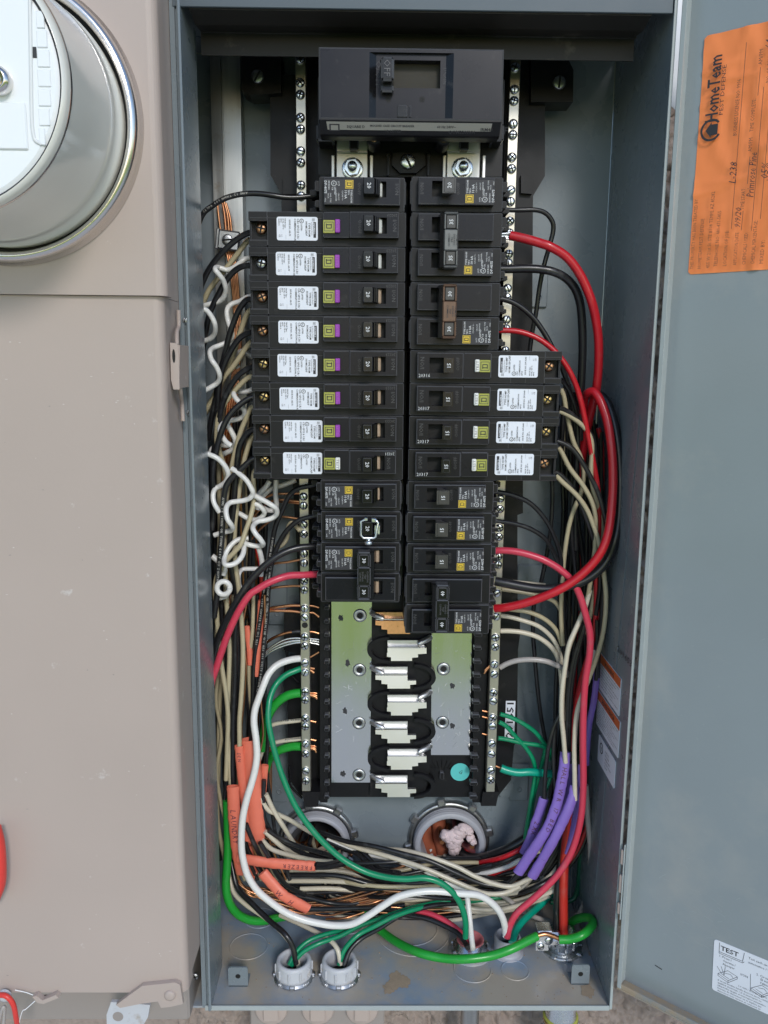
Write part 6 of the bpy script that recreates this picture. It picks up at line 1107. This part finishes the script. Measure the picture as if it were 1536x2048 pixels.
# ---------------------------------------------------------------- fittings on the bottom plate
def stack(u, v, prof, m, t, name, seg=36): mb = MB(); b = PZ(u, v, ZB); mb.lathe(prof, (b.x, b.y, ZB), EZ, m, seg); return mb.build(name, t)
for u, v, lab in ((588, 1952, 'left white plastic conduit bushing on the bottom plate'), (679, 1952, 'right white plastic conduit bushing on the bottom plate')):
    b = PZ(u, v, ZB); t = thing('conduit_bushing', lab, 'conduit fitting', (b.x, b.y, ZB))
    stack(u, v, [(11, 1), (11, 14), (11.6, 16.5), (13.2, 17), (14.6, 16.2), (15.2, 14), (15.2, 7), (15.8, 6), (15.8, 3.4), (15, 3)], 'pvcwhite', t, 'bushing_body', 44)
    mb = MB()
    for k in range(10): q = R(36 * k + 8); d = Vector((math.cos(q), math.sin(q), 0)); e = Vector((-d.y, d.x, 0)); mb.box(-1, 1, 14.6, 16.4, 5, 13.5, 'pvcwhite', .5, lambda x, y, z: Vector((b.x, b.y, ZB)) + e * x + d * y + EZ * z)
    mb.build('rib', t); stack(u, v, [(11, 1.5), (.01, 1.5)], 'void', t, 'throat')
    mb = MB(); mb.lathe([(14, 3), (16.2, 3), (16.2, .4), (17.4, .2)], (b.x, b.y, ZB), EZ, 'dullmetal', 40)
    for k in range(8): q = R(45 * k); d = Vector((math.cos(q), math.sin(q), 0)); e = Vector((-d.y, d.x, 0)); mb.box(-2.4, 2.4, 15, 18.4, .4, 3.6, 'dullmetal', .8, lambda x, y, z: Vector((b.x, b.y, ZB)) + e * x + d * y + EZ * z)
    mb.build('locknut', t)
u, v = 940, 1903; b = PZ(u, v, ZB); t = thing('conduit_fitting', 'metal conduit fitting with a red plastic lip on the bottom plate', 'conduit fitting', (b.x, b.y, ZB))
stack(u, v, [(19.6, 0), (19.6, 1.2), (14, 1.4)], 'greydust', t, 'washer'); mb = MB(); mb.lathe([(13, 1), (15.6, 1), (15.6, 6), (13.2, 6.6), (12.4, 12), (11.6, 12)], (b.x, b.y, ZB), EZ, 'zinc', 40)
for k in range(8): q = R(45 * k + 20); d = Vector((math.cos(q), math.sin(q), 0)); e = Vector((-d.y, d.x, 0)); mb.box(-2.6, 2.6, 14, 18, 1.4, 6, 'dullmetal', .8, lambda x, y, z: Vector((b.x, b.y, ZB)) + e * x + d * y + EZ * z)
mb.build('locknut', t); stack(u, v, [(12.2, 10.5), (12.2, 12.8), (11.6, 13.4), (10.4, 12.8), (10.2, 2), (.01, 2)], 'w_pink', t, 'red_lip')
u, v = 1014, 1903; b = PZ(u, v, ZB); t = thing('threaded_fitting', 'grey plastic threaded fitting with red, white and teal wires in it', 'conduit fitting', (b.x, b.y, ZB))
stack(u, v, [(9.6, 3), (9.6, 15.8), (10.6, 16.6)] + [(11.2 + (.7 if i % 2 else 0), 16 - i * 1.3) for i in range(12)] + [(13, .6), (14.5, .5), (14.5, 0)], 'pvc', t, 'threaded_body'); stack(u, v, [(9.6, 4), (.01, 4)], 'void', t, 'throat')
u, v = 1122, 1896; b = PZ(u, v, ZB); t = thing('clamp_fitting', 'metal conduit fitting with a ground clamp, lower right corner', 'conduit fitting', (b.x, b.y, ZB))
mb = MB(); mb.lathe([(18.2, 0), (18.2, 2), (16, 2.4), (12.6, 2.4)], (b.x, b.y, ZB), EZ, 'dullmetal', 44)
for k in range(8): q = R(45 * k + 10); d = Vector((math.cos(q), math.sin(q), 0)); e = Vector((-d.y, d.x, 0)); mb.box(-3, 3, 15, 20, .4, 3.4, 'dullmetal', 1, lambda x, y, z: Vector((b.x, b.y, ZB)) + e * x + d * y + EZ * z)
mb.build('locknut', t); stack(u, v, [(11.4, 2), (13, 2.4), (13.6, 4), (13.6, 15), (12.8, 17), (10.6, 17.2), (10.4, 6), (.01, 6)], 'zinc', t, 'fitting_body')
mb = MB(); o_ = Vector((b.x, b.y, ZB)); q = P(1082, 1880, b.y - 16)
for k in range(5): a = R(-100 + 28 * k); d = Vector((math.cos(a), math.sin(a), 0)); e = Vector((-d.y, d.x, 0)); mb.box(-2.6, 2.6, 12.8, 14.4, 5, 14, 'zinc', .8, lambda x, y, z: o_ + e * x + d * y + EZ * z)
mb.build('rib', t)
yb = b.y - 15; mb = MB(); c1 = P(1083, 1878, yb - 2)
mb.box(c1.x - 6, c1.x + 6, yb - 6, yb - 3.6, c1.z - 9, c1.z + 7, 'zinc', .6); mb.box(c1.x - 4, c1.x + 9, yb - 4, yb + 9, c1.z + 7, c1.z + 9, 'zinc', .6); mb.box(c1.x - 3, c1.x + 16, yb - 1, yb + 8, c1.z - 8, c1.z - 2, 'zinc', 1.2); mb.box(c1.x + 5, c1.x + 18, yb + 2, yb + 9, c1.z - 12, c1.z + 2, 'zinc', 2)
screw_head(mb, (c1.x - 1.5, yb - 6, c1.z - 4), 3.2, 2, 'zinc', 30); screw_head(mb, (c1.x + 12, yb + 1.9, c1.z - 7), 3.6, 2, 'zinc', 120); mb.lathe([(4, 0), (4, 4), (3, 5), (.01, 5)], (c1.x + 5, yb - 2, c1.z + 1), (0.2, -1, 0), 'zinc', 16)
mb.build('ground_clamp', t)
# cables and foam filling the right hub
def jacket(pts, Y, wd, m, lab, name, cat, ell=.55):
    p, vm, ym = path(pts, Y); mb = MB(); mb.tube(spline(p, 5), wd / 2 / sc(vm, ym), m, 12, ell=ell); mb.build(name, o=p[0], label=lab, cat=cat)
jacket('858,1640 856,1680 862,1712', (178, 142), 26, 'jacket_orange', 'leftmost orange sheathed cable inside the right hub', 'orange_cable', 'cable'); jacket('877,1634 880,1672 888,1704', (174, 140), 28, 'jacket_orange', 'second orange sheathed cable inside the right hub', 'orange_cable', 'cable'); jacket('842,1655 842,1690 848,1722', (186, 148), 18, 'jacket_orange', 'darkest orange sheathed cable at the left edge of the right hub', 'orange_cable', 'cable')
jacket('900,1630 904,1660 910,1690', (186, 150), 28, 'jacket_grey', 'dusty ribbed grey cable behind the foam in the right hub', 'grey_cable', 'cable', 1); jacket('880,1686 878,1706 874,1722', (150, 140), 14, 'paperfill', 'tan paper filler strip hanging from an orange cable', 'paper_strip', 'paper'); jacket('864,1690 868,1712 866,1724', (152, 142), 8, 'paperfill', 'thin paper filler strip left of the other one', 'paper_strip', 'paper')
W('white', 'short white wire end below the orange cables', 8, (146, 128), '862,1700 864,1720 872,1736'); W('cream', 'short cream wire end between the orange cables and the foam', 8, (146, 128), '888,1700 891,1722 900,1740')
W('darkgreen', 'dark wire at the bottom edge of the right hub', 8, (150, 126), '905,1690 912,1712 930,1730')
mb = MB(); vs, fs = [], []; blobs = [((904, 1674), 17, 14), ((891, 1670), 11, 9), ((897, 1676), 12, 10), ((919, 1664), 15, 12), ((926, 1657), 12, 10), ((934, 1657), 11, 9), ((938, 1662), 9, 8), ((907, 1688), 14, 13), ((909, 1699), 12, 11), ((912, 1680), 14, 12), ((940, 1674), 9, 9), ((946, 1682), 7, 7), ((914, 1670), 15, 12)]
for (u, v), r1, r2 in blobs:
    c = P(u, v, 128); r1 /= 2.3; r2 /= 2.3; n, m_ = 18, 12; st_ = len(vs)
    for i in range(m_ + 1):
        for j in range(n):
            a, b2 = math.pi * i / m_, 6.28318 * j / n; d = Vector((math.sin(a) * math.cos(b2), math.cos(a), math.sin(a) * math.sin(b2)))
            vs.append(c + Vector((d.x * r1 * 1.15, d.y * 5, d.z * (r1 + r2) / 2 * 1.1)) * (1 + .3 * noise.noise(d * 2.0 + Vector((u, v, 0))) + .14 * noise.noise(d * 6 + Vector((v, u, 0)))))
    fs += [(st_ + i * n + j, st_ + i * n + (j + 1) % n, st_ + (i + 1) * n + (j + 1) % n, st_ + (i + 1) * n + j) for i in range(m_) for j in range(n)]
mb.add(vs, fs, 'foam', True); mb.build('foam_plug', o=P(905, 1680, 128), label='lumpy pinkish white foam stuck in the right hub', cat='foam')
for k, (u0, v0, u1, v1) in enumerate(((622, 1712, 668, 1690), (640, 1720, 664, 1702), (655, 1726, 680, 1704))):
    jacket(f'{u0},{v0} {(u0 + u1) / 2},{(v0 + v1) / 2 - 3} {u1},{v1}', (112, 128), 13, 'paperfill', ['torn tan paper in the mouth of the left hub, leftmost', 'torn tan paper in the mouth of the left hub, middle', 'torn tan paper in the mouth of the left hub, rightmost'][k], 'torn_paper', 'paper', .25)
for k, (u, v) in enumerate(((612, 1668), (640, 1664), (664, 1676), (626, 1690))): jacket(f'{u},{v} {u + 4},{v + 12} {u + 10},{v + 26}', (236, 170), 22, ['jacket_grey', 'jacket_orange', 'jacket_grey', 'jacket_grey'][k], ['dark sheathed cable inside the left hub, leftmost', 'reddish sheathed cable inside the left hub', 'dark sheathed cable inside the left hub, rightmost', 'dark sheathed cable inside the left hub, lowest'][k], 'sheathed_cable', 'cable')
